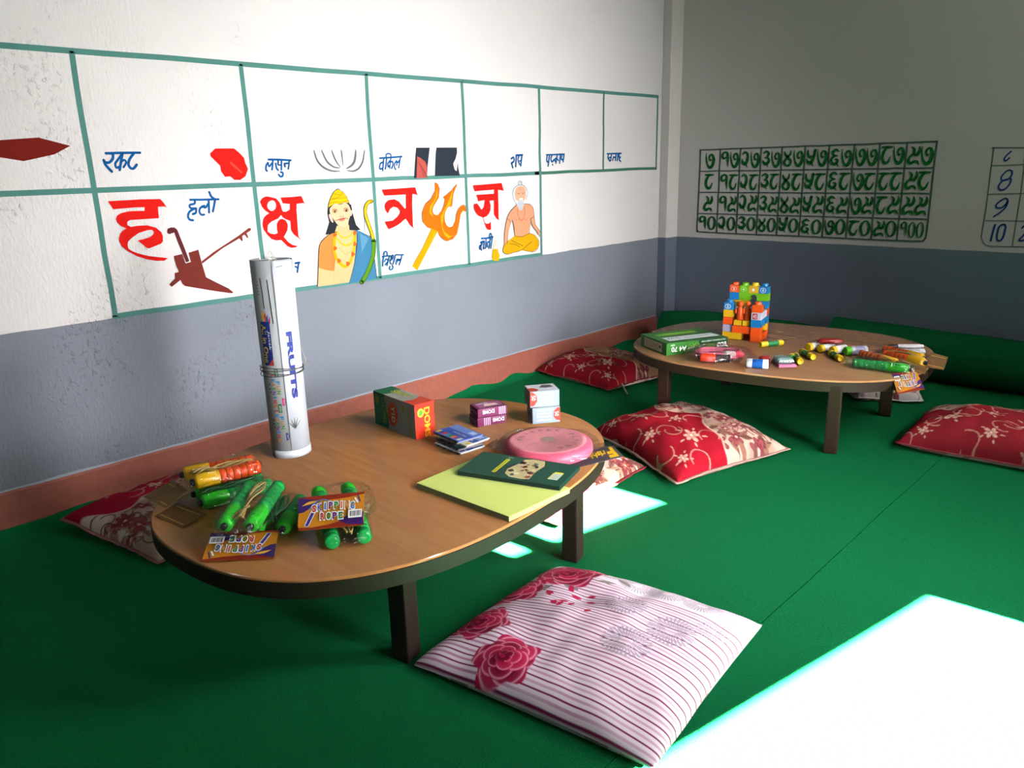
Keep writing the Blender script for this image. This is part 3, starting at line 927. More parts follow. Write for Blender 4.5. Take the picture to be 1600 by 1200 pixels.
  ['f','de620c',0,[[-1852,978],[-1834,971],[-1826,951],[-1833,914],[-1865,879],[-1872,859],[-1863,845],[-1845,840],[-1821,856],[-1803,882],[-1799,906],[-1807,914],[-1765,935],[-1722,967],[-1746,927],[-1759,873],[-1778,874],[-1798,854],[-1805,831],[-1803,810],[-1793,792],[-1779,784],[-1758,786],[-1742,809],[-1730,847],[-1712,867],[-1687,876],[-1675,865],[-1674,845],[-1693,850],[-1709,835],[-1721,794],[-1736,753],[-1763,731],[-1797,726],[-1824,739],[-1842,758],[-1848,773],[-1883,786],[-1903,792],[-1928,819],[-1930,855],[-1909,891],[-1877,909],[-1852,942]],[]],
  ['f','ea9408',0,[[-1745,951],[-1766,877],[-1783,874],[-1803,855],[-1811,828],[-1822,780],[-1809,752],[-1787,736],[-1758,748],[-1777,746],[-1809,766],[-1825,801],[-1827,832],[-1782,888]],[]],
  ['f','ea9408',0,[[-1835,961],[-1840,918],[-1870,882],[-1880,859],[-1868,835],[-1890,853],[-1883,880],[-1851,915]],[]],
  ['s','7a3208',1.3,0,0,[[-1852,978],[-1834,971],[-1826,951],[-1833,914],[-1865,879],[-1872,859],[-1863,845],[-1845,840]]],
  ['s','7a3208',1.4,0,0,[[-1821,856],[-1803,882],[-1799,906],[-1807,914],[-1765,935],[-1722,967],[-1746,927],[-1759,873],[-1778,874],[-1798,854],[-1805,831],[-1803,810],[-1793,792],[-1779,784],[-1758,786],[-1742,809],[-1730,847],[-1712,867],[-1687,876],[-1675,865],[-1674,845]]],
  ['s','7a3208',1.4,0,0,[[-1709,835],[-1721,794],[-1736,753],[-1763,731],[-1797,726],[-1824,739],[-1842,758]]],
  ['s','7a3208',1.3,0,0,[[-1903,792],[-1928,819],[-1930,855],[-1909,891],[-1877,909],[-1852,942]]],
 ]),
 ('L','painted_word',[
  ['s','0a528c',3.5,0,0,[[-2155,692],[-2139,693],[-2110,692]]],
  ['s','0a528c',3.5,0,0,[[-2082,693],[-2065,691],[-2044,690]]],
  ['s','0a528c',4.1,0,0,[[-2148,691],[-2153,674],[-2156,654]]],
  ['s','0a528c',3.5,0,0,[[-2147,692],[-2144,707],[-2137,712],[-2129,707],[-2128,694]]],
  ['s','0a528c',4.2,0,0,[[-2119,691],[-2126,674],[-2134,654]]],
  ['s','0a528c',3.2,0,0,[[-2146,671],[-2136,681],[-2127,674]]],
  ['s','0a528c',3.7,0,0,[[-2129,668],[-2137,663],[-2143,658]]],
  ['s','0a528c',4.2,0,0,[[-2109,690],[-2108,682]]],
  ['s','0a528c',3.7,0,0,[[-2103,694],[-2099,691],[-2102,680],[-2116,672]]],
  ['s','0a528c',3.7,0,0,[[-2117,673],[-2117,664],[-2112,658]]],
  ['s','0a528c',4.2,0,0,[[-2087,692],[-2094,675],[-2102,657]]],
  ['s','0a528c',3.7,0,0,[[-2119,649],[-2122,639],[-2116,634],[-2105,639],[-2104,646],[-2107,652]]],
  ['s','0a528c',3.5,0,0,[[-2079,675],[-2085,665],[-2086,653]]],
  ['s','0a528c',3.0,0,0,[[-2079,675],[-2078,661]]],
  ['s','0a528c',5.9,0,0,[[-2076,671],[-2064,670]]],
  ['s','0a528c',4.2,0,0,[[-2053,687],[-2061,668],[-2071,650]]],
 ]),
 ('L','painted_letter',[
  ['f','d01712',0,[[-1625,958],[-1442,962],[-1429,927],[-1467,932],[-1467,881],[-1468,802],[-1463,791],[-1482,803],[-1499,824],[-1495,887],[-1525,885],[-1518,867],[-1520,844],[-1530,829],[-1547,817],[-1569,812],[-1558,788],[-1544,782],[-1530,785],[-1521,792],[-1520,756],[-1532,753],[-1548,760],[-1561,785],[-1573,814],[-1598,822],[-1617,840],[-1627,863],[-1622,876],[-1606,878],[-1591,865],[-1578,848],[-1562,860],[-1555,890],[-1597,887],[-1608,916],[-1494,916],[-1493,934],[-1617,932]],[]],
 ]),
 ('L','painted_word',[
  ['s','0a528c',4.9,0,0,[[-1585,719],[-1557,718],[-1533,719],[-1510,721]]],
  ['s','0a528c',5.7,0,0,[[-1591,701],[-1580,704],[-1569,704]]],
  ['s','0a528c',4.4,0,0,[[-1587,701],[-1583,693],[-1593,688]]],
  ['s','0a528c',5.1,0,0,[[-1597,687],[-1598,673]]],
  ['s','0a528c',3.6,0,0,[[-1590,685],[-1588,675],[-1587,664]]],
  ['s','0a528c',4.4,0,0,[[-1569,703],[-1572,689],[-1574,672]]],
  ['s','0a528c',4.1,0,0,[[-1555,715],[-1558,693],[-1564,671]]],
  ['s','0a528c',5.2,0,0,[[-1534,700],[-1547,697],[-1551,679]]],
  ['s','0a528c',4.2,0,0,[[-1528,715],[-1534,691],[-1540,668]]],
  ['s','0a528c',4.4,0,0,[[-1514,718],[-1521,690],[-1527,668]]],
  ['s','0a528c',4.7,0,0,[[-1535,721],[-1530,736],[-1522,735],[-1518,721]]],
 ]),
 ('L','painted_sage',[
  ['f','d8dadd',1,[[-1371,913],[-1360,934],[-1334,947],[-1309,949],[-1284,941],[-1268,922],[-1267,902],[-1278,878],[-1292,855],[-1338,858],[-1359,879],[-1370,896]],[]],
  ['s','3a3a40',1.7,0,0,[[-1371,913],[-1360,934],[-1334,947],[-1309,949],[-1284,941],[-1268,922],[-1267,902],[-1278,878]]],
  ['s','3a3a40',1.3,0,0,[[-1371,913],[-1362,882],[-1340,858]]],
  ['s','8a8a90',1.0,0,0,[[-1360,929],[-1363,902],[-1347,875]]],
  ['f','c9ccd0',0,[[-1302,957],[-1304,952],[-1309,949],[-1316,948],[-1323,949],[-1328,952],[-1330,956],[-1330,961],[-1325,964],[-1319,966],[-1312,966],[-1306,963],[-1303,959]],[]],
  ['s','3a3a40',1.7,1,0,[[-1303,957],[-1305,952],[-1312,949],[-1320,949],[-1327,952],[-1330,957],[-1329,962],[-1323,966],[-1315,967],[-1308,964],[-1303,960]]],
  ['s','3a3a40',1.3,0,0,[[-1322,956],[-1316,960],[-1310,957]]],
  ['f','d28e6c',0,[[-1343,858],[-1292,860],[-1251,855],[-1228,838],[-1220,796],[-1246,788],[-1260,719],[-1266,704],[-1338,708],[-1358,713],[-1375,789],[-1385,780],[-1412,798],[-1394,824],[-1373,839]],[]],
  ['f','d28e6c',0,[[-1412,798],[-1385,780],[-1407,734],[-1413,680],[-1410,659],[-1434,663],[-1435,713],[-1423,769]],[]],
  ['f','d28e6c',0,[[-1247,788],[-1218,793],[-1214,758],[-1180,720],[-1183,694],[-1197,707],[-1202,722],[-1233,749]],[]],
  ['f','dc9c7c',1,[[-1353,925],[-1335,941],[-1299,943],[-1279,929],[-1278,895],[-1294,876],[-1337,876],[-1354,895]],[]],
  ['f','c4940c',0,[[-1358,715],[-1312,706],[-1260,719],[-1218,704],[-1189,675],[-1190,654],[-1204,634],[-1236,625],[-1309,640],[-1371,635],[-1421,631],[-1447,646],[-1439,672],[-1409,693]],[]],
  ['f','b9bcc2',0,[[-1337,879],[-1296,878],[-1291,855],[-1308,831],[-1326,831],[-1340,858]],[]],
  ['s','8a8d94',1.0,0,0,[[-1329,877],[-1331,857],[-1325,833]]],
  ['s','8a8d94',1.0,0,0,[[-1319,877],[-1321,857],[-1321,833]]],
  ['s','8a8d94',1.0,0,0,[[-1309,876],[-1311,856],[-1317,833]]],
  ['s','8a8d94',1.0,0,0,[[-1299,876],[-1301,856],[-1313,833]]],
  ['s','4a2c1c',1.3,0,0,[[-1343,858],[-1373,839],[-1394,824],[-1412,798],[-1423,769],[-1435,713],[-1434,665]]],
  ['s','4a2c1c',1.4,0,0,[[-1385,780],[-1407,734],[-1413,680]]],
  ['s','4a2c1c',1.4,0,0,[[-1375,789],[-1366,751],[-1358,713],[-1312,706],[-1260,716]]],
  ['s','4a2c1c',1.4,0,0,[[-1292,860],[-1251,855],[-1228,838],[-1220,796],[-1214,758],[-1180,720],[-1183,694]]],
  ['s','4a2c1c',1.4,0,0,[[-1247,788],[-1233,749],[-1202,722],[-1194,705]]],
  ['s','4a2c1c',1.4,0,0,[[-1247,788],[-1257,719]]],
  ['s','4a2c1c',1.3,0,0,[[-1412,798],[-1385,780]]],
  ['s','4a2c1c',1.4,0,0,[[-1246,788],[-1220,795]]],
  ['s','4a2c1c',1.4,0,0,[[-1409,693],[-1439,672],[-1447,646],[-1421,631],[-1371,635],[-1319,641],[-1240,676]]],
  ['s','4a2c1c',1.4,0,0,[[-1309,640],[-1236,625],[-1204,634],[-1190,654],[-1189,675],[-1218,704],[-1260,719]]],
  ['s','4a2c1c',1.4,0,0,[[-1389,695],[-1359,682],[-1308,661]]],
  ['s','4a2c1c',1.4,0,0,[[-1399,679],[-1364,673],[-1329,657]]],
  ['s','a87058',1.4,0,0,[[-1365,799],[-1345,787],[-1327,793]]],
  ['s','a87058',1.4,0,0,[[-1294,791],[-1284,782],[-1267,791]]],
  ['s','c23a1a',1.7,0,0,[[-1338,844],[-1339,817],[-1327,793],[-1315,783],[-1299,791],[-1289,814],[-1290,848]]],
  ['s','8a4a38',1.7,0,0,[[-1337,911],[-1328,909],[-1321,911]]],
  ['s','8a4a38',1.7,0,0,[[-1306,911],[-1299,908],[-1290,911]]],
  ['s','8a4a38',1.7,0,0,[[-1317,894],[-1312,888],[-1305,891]]],
  ['s','8a4a38',1.7,0,0,[[-1318,932],[-1319,928]]],
  ['f','f4f4f4',0,[[-1324,887],[-1311,890],[-1299,885],[-1299,879],[-1326,881]],[]],
 ]),
 ('L','painted_pot',[
  ['f','c4960e',0,[[-1515,662],[-1499,664],[-1482,661],[-1477,645],[-1469,631],[-1471,621],[-1479,605],[-1515,611],[-1523,626],[-1518,643]],[]],
  ['s','cdae4a',2.7,0,0,[[-1511,662],[-1506,685],[-1500,699],[-1491,700],[-1486,690],[-1482,661]]],
 ]),
 ('B','painted_chart',[
  ['s','3c4a48',3.1,0,0,[[1924,1053],[1795,1057],[1676,1061],[1675,1057],[1675,1034],[1676,889],[1677,780],[1674,677],[1678,658],[1690,638],[1707,630],[1749,629],[1846,632],[1982,633]]],
  ['s','3c4a48',2.6,0,0,[[1678,984],[1738,985],[1798,987],[1933,988]]],
  ['s','3c4a48',2.7,0,0,[[1681,860],[1754,862],[1815,863],[1950,864]]],
  ['s','3c4a48',2.7,0,0,[[1682,743],[1769,744],[1831,745],[1966,747]]],
  ['s','3c4a48',2.7,0,0,[[1796,1057],[1802,964],[1804,863],[1803,745],[1802,634]]],
 ]),
 ('B','painted_number',[
  ['s','0a2866',3.4,0,0,[[1744,1044],[1725,1022],[1722,1009],[1729,1004],[1741,1016]]],
 ]),
 ('B','painted_number',[
  ['s','0a2866',3.4,1,0,[[1758,959],[1749,964],[1735,958],[1722,939],[1720,926],[1728,920],[1746,925],[1759,942],[1759,955]]],
  ['s','0a2866',3.8,1,0,[[1728,919],[1716,901],[1716,886],[1728,878],[1745,887],[1758,910],[1757,929],[1746,925]]],
 ]),
 ('B','painted_number',[
  ['s','0a2866',3.9,0,0,[[1758,836],[1746,842],[1727,828],[1715,812],[1719,801],[1738,801],[1753,817],[1759,832],[1754,805],[1737,782],[1713,762]]],
 ]),
 ('B','painted_number',[
  ['s','0a2866',4.4,0,0,[[1722,725],[1717,687],[1714,652]]],
  ['s','0a2866',4.3,1,0,[[1756,728],[1741,719],[1736,692],[1738,660],[1751,655],[1761,673],[1764,701],[1764,720]]],
 ]),
 ('B','painted_number',[
  ['s','0a2866',3.9,0,0,[[1829,715],[1836,725],[1844,715],[1841,688],[1824,660],[1848,662]]],
 ]),
]
NAMES = iter(())
for side, nm, items in MURAL:
    mb = MB()
    for it in items:
        fn = onleft() if side == 'L' else onback()
        if it[0] == 'f':
            _, col, sm, out, holes = it
            P = [(a / 1000, b / 1000) for a, b in out]
            if sm:
                P = [(p.x, p.y) for p in cat_rom([(a, b, 0) for a, b in P], True, 3)]
            mb.poly(P, mat(col, rough=0.8, spec=0.1, var=0.07, bscale=14, key='wall'), fn, [[(a / 1000, b / 1000) for a, b in h] for h in holes])
        else:
            _, col, w, cl, tp, pts = it
            mb.stroke([(a / 1000, b / 1000) for a, b in pts], w / {'painted_word': 600, 'painted_number': 600, 'painted_garlic': 600, 'painted_warrior': 720, 'painted_sage': 640}.get(nm, 900), mat(col, rough=0.8, spec=0.1, var=0.07, bscale=14, key='wall'), fn, closed=bool(cl), taper=tp, n=4)
    mb.build(nm, wall_left if side == 'L' else wall_back)

# number chart on the back wall: Devanagari digits brushed in green, ten columns
DIG = {
 '0': [([(.5, 1), (.18, .8), (.08, .45), (.25, .1), (.5, 0), (.8, .15), (.92, .5), (.82, .85)], [.1, .16, .19, .15, .1, .17, .2, .15], 1)],
 '1': [([(.55, .66), (.3, .58), (.1, .72), (.2, .93), (.5, 1), (.75, .88), (.78, .5), (.85, .0)], [.08, .16, .2, .15, .14, .2, .2, .03], 0)],
 '2': [([(.12, .86), (.38, 1), (.68, .88), (.74, .6), (.6, .3), (.36, .22), (.15, .35), (.06, .55)], [.08, .16, .18, .2, .24, .26, .2, .05], 0), ([(.5, .28), (.62, .12), (.76, -.02)], [.16, .1, .03], 0)],
 '3': [([(.12, .88), (.42, 1), (.74, .88), (.62, .68), (.34, .6)], [.08, .17, .2, .16, .08], 0), ([(.34, .6), (.72, .55), (.8, .36), (.55, .2), (.22, .24), (.05, .44)], [.08, .16, .22, .26, .22, .05], 0), ([(.52, .24), (.62, .1), (.76, -.04)], [.16, .1, .03], 0)],
 '4': [([(.08, .97), (.2, .76), (.5, .55), (.82, .32), (.7, .06), (.4, .02), (.12, .22), (.38, .54), (.74, .76), (.8, 1)], [.05, .17, .19, .2, .18, .15, .2, .16, .15, .06], 0)],
 '5': [([(.1, 1), (.14, .72), (.4, .55), (.74, .62)], [.1, .18, .2, .16], 0), ([(.86, 1), (.78, .62), (.64, .32), (.4, .16), (.14, .26), (.02, .46)], [.2, .2, .24, .26, .2, .05], 0), ([(.5, .2), (.64, .08), (.78, -.05)], [.16, .1, .03], 0)],
 '6': [([(.84, .9), (.52, 1), (.2, .86), (.34, .66), (.66, .62)], [.07, .16, .2, .15, .1], 0), ([(.5, .62), (.16, .48), (.1, .24), (.38, .1), (.66, .16), (.74, .34), (.5, .42)], [.1, .17, .2, .2, .2, .16, .08], 0), ([(.6, .14), (.76, .04), (.9, -.08)], [.14, .1, .03], 0)],
 '7': [([(.03, 1.02), (.06, .6), (.24, .18), (.54, .0), (.82, .16), (.94, .55), (.78, .86), (.52, .86), (.4, .66), (.54, .48), (.66, .56)], [.04, .1, .15, .22, .23, .22, .16, .14, .14, .12, .06], 0)],
 '8': [([(.02, .96), (.5, .95), (.98, .96)], [.1, .17, .1], 0), ([(.5, .95), (.2, .66), (.12, .3), (.36, .04), (.68, .08), (.9, .42)], [.15, .2, .2, .2, .16, .04], 0)],
 '9': [([(.26, 1), (.5, .84), (.44, .6), (.16, .42), (.06, .2), (.26, .04), (.56, .15), (.84, .12), (1.0, -.06)], [.06, .17, .15, .16, .2, .19, .16, .17, .03], 0), ([(.92, 1), (.96, .76), (.76, .54), (.5, .56)], [.08, .19, .22, .12], 0)],
}
CX = [.2, .3256, .4481, .5703, .6883, .8141, .9389, 1.0628, 1.1864, 1.3096, 1.4373]
CZ = [1.095, .979, .8615, .7415, .6365]
mb = MB()
fn = onback()
for i, z in enumerate(CZ[1:4]):
    mb.stroke(wob((CX[0], z), (CX[-1], z), 22, 0.003, 20 + i), 0.0062, M_LINE, fn, n=2)
for i, x in enumerate(CX[1:-1]):
    mb.stroke(wob((x, CZ[4] - 0.001 * i * 0.2), (x, 1.098), 12, 0.003, 30 + i), 0.0068, M_LINE, onback(), n=2)
mb.stroke([(CX[0] - 0.001, 1.098), (CX[0], 1.0), (CX[0] - 0.002, .75), (CX[0] - 0.004, .66), (CX[0] + 0.002, .642), (CX[0] + 0.02, .636), (.5, .634), (.8, .636), (1.2, .635), (CX[-1] - .03, .637), (CX[-1] - .006, .645), (CX[-1] + .002, .665), (CX[-1] + .003, .75), (CX[-1] + .001, 1.0), (CX[-1] + .002, 1.098)], 0.0072, M_LINE, onback(), n=4)
mb.stroke(wob((CX[0], 1.097), (CX[-1], 1.097), 22, 0.003, 29), 0.0065, M_LINE, onback(), n=2)
mb.build('painted_chart', wall_back)
for r in range(4):
    zt, zb = CZ[r], CZ[r + 1]
    for c in range(10):
        s = str(10 * c + 7 + r)
        x0, x1 = CX[c], CX[c + 1]
        cw, chh = x1 - x0, zt - zb
        n = len(s)
        mb = MB()
        dw = {1: .42, 2: .40, 3: .25}[n] * cw
        gap = {1: 0, 2: .05, 3: .035}[n] * cw
        tot = n * dw + (n - 1) * gap
        xs = x0 + (cw - tot) / 2
        jz = 0.06 * chh * noise.noise((c * 1.7, r * 2.3, 5))
        for k, ch in enumerate(s):
            ox = xs + k * (dw + gap)
            oz = zb + chh * 0.17 + jz
            H = chh * 0.68 * (1 + 0.06 * noise.noise((c * 3.1, r, k)))
            for pts, w, cl in DIG[ch]:
                mb.stroke([(ox + px * dw, oz + py * H) for px, py in pts], [q * dw * 1.42 for q in w], M_DIG, onback(), closed=bool(cl), n=4)
        mb.build('painted_number', wall_back)

# ================================================================== TABLES
M_TOP = wood_mat('table_laminate', 'c98650', 'd4955c', rough=0.14, coat=1.0)
M_TOP2 = wood_mat('table_laminate_far', 'c48e60', 'cc986c', rough=0.18, coat=0.8)
M_RIM = mat('261c17', rough=0.6, spec=0.2, var=0.1, bscale=20)
M_RIM2 = mat('2e1b14', rough=0.55, spec=0.25, var=0.1, bscale=20)
ZT = 0.275
def super_ring(a, b, n, rot, k=160):
    out = []
    for i in range(k):
        t = 2 * PI * i / k
        c, s = math.cos(t), math.sin(t)
        u = a * math.copysign(abs(c) ** (2 / n), c); v = b * math.copysign(abs(s) ** (2 / n), s)
        out.append((u * math.cos(rot) - v * math.sin(rot), u * math.sin(rot) + v * math.cos(rot)))
    return out
def make_table(cx, cy, rot, a, b, n, legs, mtop, mrim, label, leg_rot):
    t = thing('low_table', (cx, cy, 0), label, 'table')
    P = super_ring(a, b, n, rot)
    k = len(P)
    mb = MB()
    vs, fs = [], []
    prof = [(0.0, ZT - 0.006), (0.0, ZT - 0.002), (-0.002, ZT)]
    def ring(off, z):
        r = []
        for (x, y) in P:
            l = math.hypot(x, y)
            r.append((x * (l + off) / l, y * (l + off) / l, z))
        return r
    R0 = [ring(o - 0.0015, z) for o, z in prof]
    for r in R0:
        vs += r
    for j in range(len(R0) - 1):
        for i in range(k):
            i2 = (i + 1) % k
            fs.append((j * k + i, j * k + i2, (j + 1) * k + i2, (j + 1) * k + i))
    fs.append(tuple(2 * k + i for i in range(k)))
    fs.append(tuple(reversed(range(k))))
    mb.add(vs, fs, mtop)
    mb.build('tabletop', t)
    mb = MB()
    vs, fs = [], []
    R1 = [ring(-0.03, ZT - 0.0065), ring(-0.0015, ZT - 0.0065), ring(0.0, ZT - 0.0075), ring(0.0, ZT - 0.0415), ring(-0.003, ZT - 0.043), ring(-0.03, ZT - 0.043)]
    for r in R1:
        vs += r
    for j in range(len(R1)):
        j2 = (j + 1) % len(R1)
        for i in range(k):
            i2 = (i + 1) % k
            fs.append((j * k + i2, j * k + i, j2 * k + i, j2 * k + i2))
    mb.add(vs, fs, mrim)
    # underside board
    mb.add(ring(-0.03, ZT - 0.02), [tuple(reversed(range(k)))], mrim)
    mb.build('rim', t)
    for (lx, ly) in legs:
        mb = MB()
        mb.box((lx - cx, ly - cy, (ZT - 0.02) / 2), (0.046, 0.046, ZT - 0.02), mrim, ax=axes(leg_rot), bev=0.005)
        mb.build('leg', t)
    return t
make_table(1.0307, -2.9106, 1.672, 0.6222, 0.4687, 2.4486, [(1.388, -2.618), (1.39, -3.2), (0.68, -3.18), (0.68, -2.62)], M_TOP, M_RIM, 'low oval wooden table carrying the tall rolled chart', 0.25)
make_table(1.1981, -1.0216, 1.7354, 0.4885, 0.5892, 2.6049, [(1.595, -1.385), (0.915, -1.44), (1.595, -0.83), (0.86, -0.8)], M_TOP2, M_RIM2, 'low oval wooden table carrying the toy block castle', 0.3)

# ================================================================== CUSHIONS
M_CLOTH = attr_mat('printed_cushion_cloth')
M_CLOTH2 = attr_mat('printed_glossy_cloth', rough=0.6)
def srgb(h):
    h = h.lstrip('#')
    return np.array([int(h[i:i + 2], 16) / 255 for i in (0, 2, 4)])
def over(img, msk, col):
    m = np.clip(msk, 0, 1)[..., None]
    return img * (1 - m) + (srgb(col) if isinstance(col, str) else col) * m
def vnoise(u, v, sc, seed):
    """smooth value noise"""
    r = np.random.RandomState(seed)
    g = r.rand(64, 64)
    x = u * sc; y = v * sc
    xi = np.floor(x).astype(int); yi = np.floor(y).astype(int)
    fx = x - xi; fy = y - yi
    fx = fx * fx * (3 - 2 * fx); fy = fy * fy * (3 - 2 * fy)
    def G(a, b): return g[a % 64, b % 64]
    return (G(xi, yi) * (1 - fx) + G(xi + 1, yi) * fx) * (1 - fy) + (G(xi, yi + 1) * (1 - fx) + G(xi + 1, yi + 1) * fx) * fy
def flower(img, u, v, cx, cy, r, cols, petals=5, ph=0.0, seed=0, asp=1.0):
    """open bloom: separate rounded petals, each paler at the rim, round a small eye"""
    du, dv = (u - cx), (v - cy) * asp
    near = np.hypot(du, dv) < r * 1.3
    if not near.any():
        return img
    edge = cols[1] if len(cols) > 1 else cols[0]
    for k in range(petals):
        a = ph + seed + 2 * PI * k / petals + 0.15 * math.sin(seed * 3 + k * 2)
        L = r * (0.5 + 0.06 * math.sin(k * 2.3 + seed))
        x = du * math.cos(a) + dv * math.sin(a) - L
        y = -du * math.sin(a) + dv * math.cos(a)
        w = L * (0.62 if petals <= 5 else 0.5)
        q = np.hypot(x / L, y / w * (1 - 0.25 * x / L))
        img = over(img, np.clip((1.0 - q) / 0.10, 0, 1), edge)
        img = over(img, np.clip((0.86 - q) / 0.10, 0, 1), cols[0])
        if len(cols) > 2:
            img = over(img, np.clip((0.45 - np.hypot((x + L * .35) / L, y / w)) / 0.12, 0, 1) * 0.8, cols[2])
    if len(cols) > 3:
        img = over(img, np.clip((r * 0.17 - np.hypot(du, dv)) / (r * 0.03), 0, 1), cols[3])
    return img
def rose(img, u, v, cx, cy, r, dark, mid, light, seed):
    """full rose: scalloped outline, overlapping curled petals with pale rims"""
    du, dv = u - cx, v - cy
    d = np.hypot(du, dv); th = np.arctan2(dv, du)
    out = r * (1 + 0.10 * np.cos(5 * th + seed) + 0.05 * np.cos(9 * th + 2 * seed))
    inside = np.clip((out - d) / (r * 0.04) + 0.5, 0, 1)
    base = np.ones(img.shape) * srgb(mid)
    k = np.random.RandomState(seed)
    for ring in range(4):
        rr = r * (1.0 - 0.24 * ring)
        n = 7 - ring
        for p in range(n):
            a = 2 * PI * p / n + ring * 0.75 + k.rand() * 0.5
            px, py = cx + math.cos(a) * rr * 0.5, cy + math.sin(a) * rr * 0.5
            q = np.hypot(u - px, v - py) / (rr * 0.56)
            m = np.clip((1 - q) / 0.08 + 0.5, 0, 1)
            ta = np.arctan2(v - py, u - px) - a
            rim = np.clip(1 - np.abs(q - 0.90) / 0.10, 0, 1) * (np.cos(ta) > 0.1)
            base = over(base, m, dark if (p * 2 + ring) % 3 == 0 else mid)
            base = over(base, m * np.clip((q - .45) * 1.2, 0, .45), 'd8486e')
            base = over(base, rim * m * 0.9, light)
    q = np.sin(th * 1.0 + d / r * 16)
    base = over(base, np.clip((0.32 - d / r) * 8, 0, 1) * (q > 0.2), dark)
    return img * (1 - inside[..., None]) + base * inside[..., None]
def leaf(img, u, v, cx, cy, l, w, a, col, vein=None):
    du, dv = u - cx, v - cy
    x = du * math.cos(a) + dv * math.sin(a); y = -du * math.sin(a) + dv * math.cos(a)
    hw = w * (1 - (x / l) ** 2)
    m = np.where(np.abs(x) < l, np.clip((hw - np.abs(y)) / (w * 0.12), 0, 1), 0)
    img = over(img, m, col)
    if vein:
        img = over(img, m * (np.abs(y) < w * 0.09), vein)
    return img
def scroll(img, u, v, cx, cy, r, a0, turns, w, col):
    """curling tendril: a spiral arc"""
    du, dv = u - cx, v - cy
    d = np.hypot(du, dv); th = np.mod(np.arctan2(dv, du) - a0, 2 * PI)
    rad = r * (1 - 0.30 * th / (2 * PI))
    m = np.clip((w - np.abs(d - rad)) / (w * 0.4), 0, 1) * (th < turns)
    return over(img, m, col)
def damask(red='961022', cream='c9ad9b', maroon='6e2230', seed=1, split=0.5, tan=None):
    """half red with pale blossoms, half cream crowded with maroon blooms"""
    def f(u, v):
        img = np.ones(u.shape + (3,)) * srgb(red)
        img = over(img, (vnoise(u, v, 9, seed) - 0.5) * 0.5, '7c0e1e')
        bd = split + 0.07 * np.sin(v * 9 + seed) + 0.04 * np.sin(v * 17 + 2 * seed)
        half = np.clip((u - bd) / 0.008 + 0.5, 0, 1)
        cr = np.ones(img.shape) * srgb(cream)
        r = np.random.RandomState(seed)
        cr = over(cr, np.clip((vnoise(u, v, 7, seed + 5) - .55) * 4, 0, .5), '8f6a5c')
        for k in range(46):
            x, y = split - 0.08 + r.rand() * (1.08 - split), r.rand()
            for e in range(2):
                a = r.rand() * 6.28
                cr = leaf(cr, u, v, x + .07 * math.cos(a), y + .07 * math.sin(a), 0.045 + 0.03 * r.rand(), 0.014 + 0.01 * r.rand(), a, ('8a5f50', '6e463e', 'a8826c')[k % 3], '4e2a28')
            if k % 2:
                cr = flower(cr, u, v, x, y, 0.05 + 0.035 * r.rand(), [['8c4248', 'b48478', '7a3038'][k % 3], '5a2228', maroon, 'd0a898'], 5 + k % 2, k, k)
        for k in range(26):
            x, y = split + r.rand() * (1 - split), r.rand()
            cr = scroll(cr, u, v, x, y, 0.03 + 0.045 * r.rand(), r.rand() * 6, 4.0, 0.005, '6a3a38')
        img = img * (1 - half[..., None]) + cr * half[..., None]
        img = over(img, np.clip(1 - np.abs(u - bd) / 0.012, 0, 1), 'dcc3a8')
        for (x, y, s) in ((0.24, 0.28, 0.075), (0.30, 0.76, 0.07), (0.10, 0.55, 0.05), (0.12, 0.90, 0.045), (0.38, 0.5, 0.05), (0.07, 0.14, 0.04)):
            x *= split / 0.5
            img = flower(img, u, v, x, y, s, ['cfa894', '9c3c40', 'b47a6c', 'e0ccb8'], 6, seed + x * 9, seed)
            for j in range(5):
                a = seed + j * 1.3
                img = leaf(img, u, v, x + math.cos(a) * s * 1.35, y + math.sin(a) * s * 1.35, s * 0.35, s * 0.13, a, 'c8a08c')
            img = scroll(img, u, v, x + 0.12, y + 0.06, 0.08, seed, 4.2, 0.006, 'bc8272')
            img = scroll(img, u, v, x - 0.07, y - 0.12, 0.07, seed + 3, 4.4, 0.006, 'bc8272')
        return img
    return f
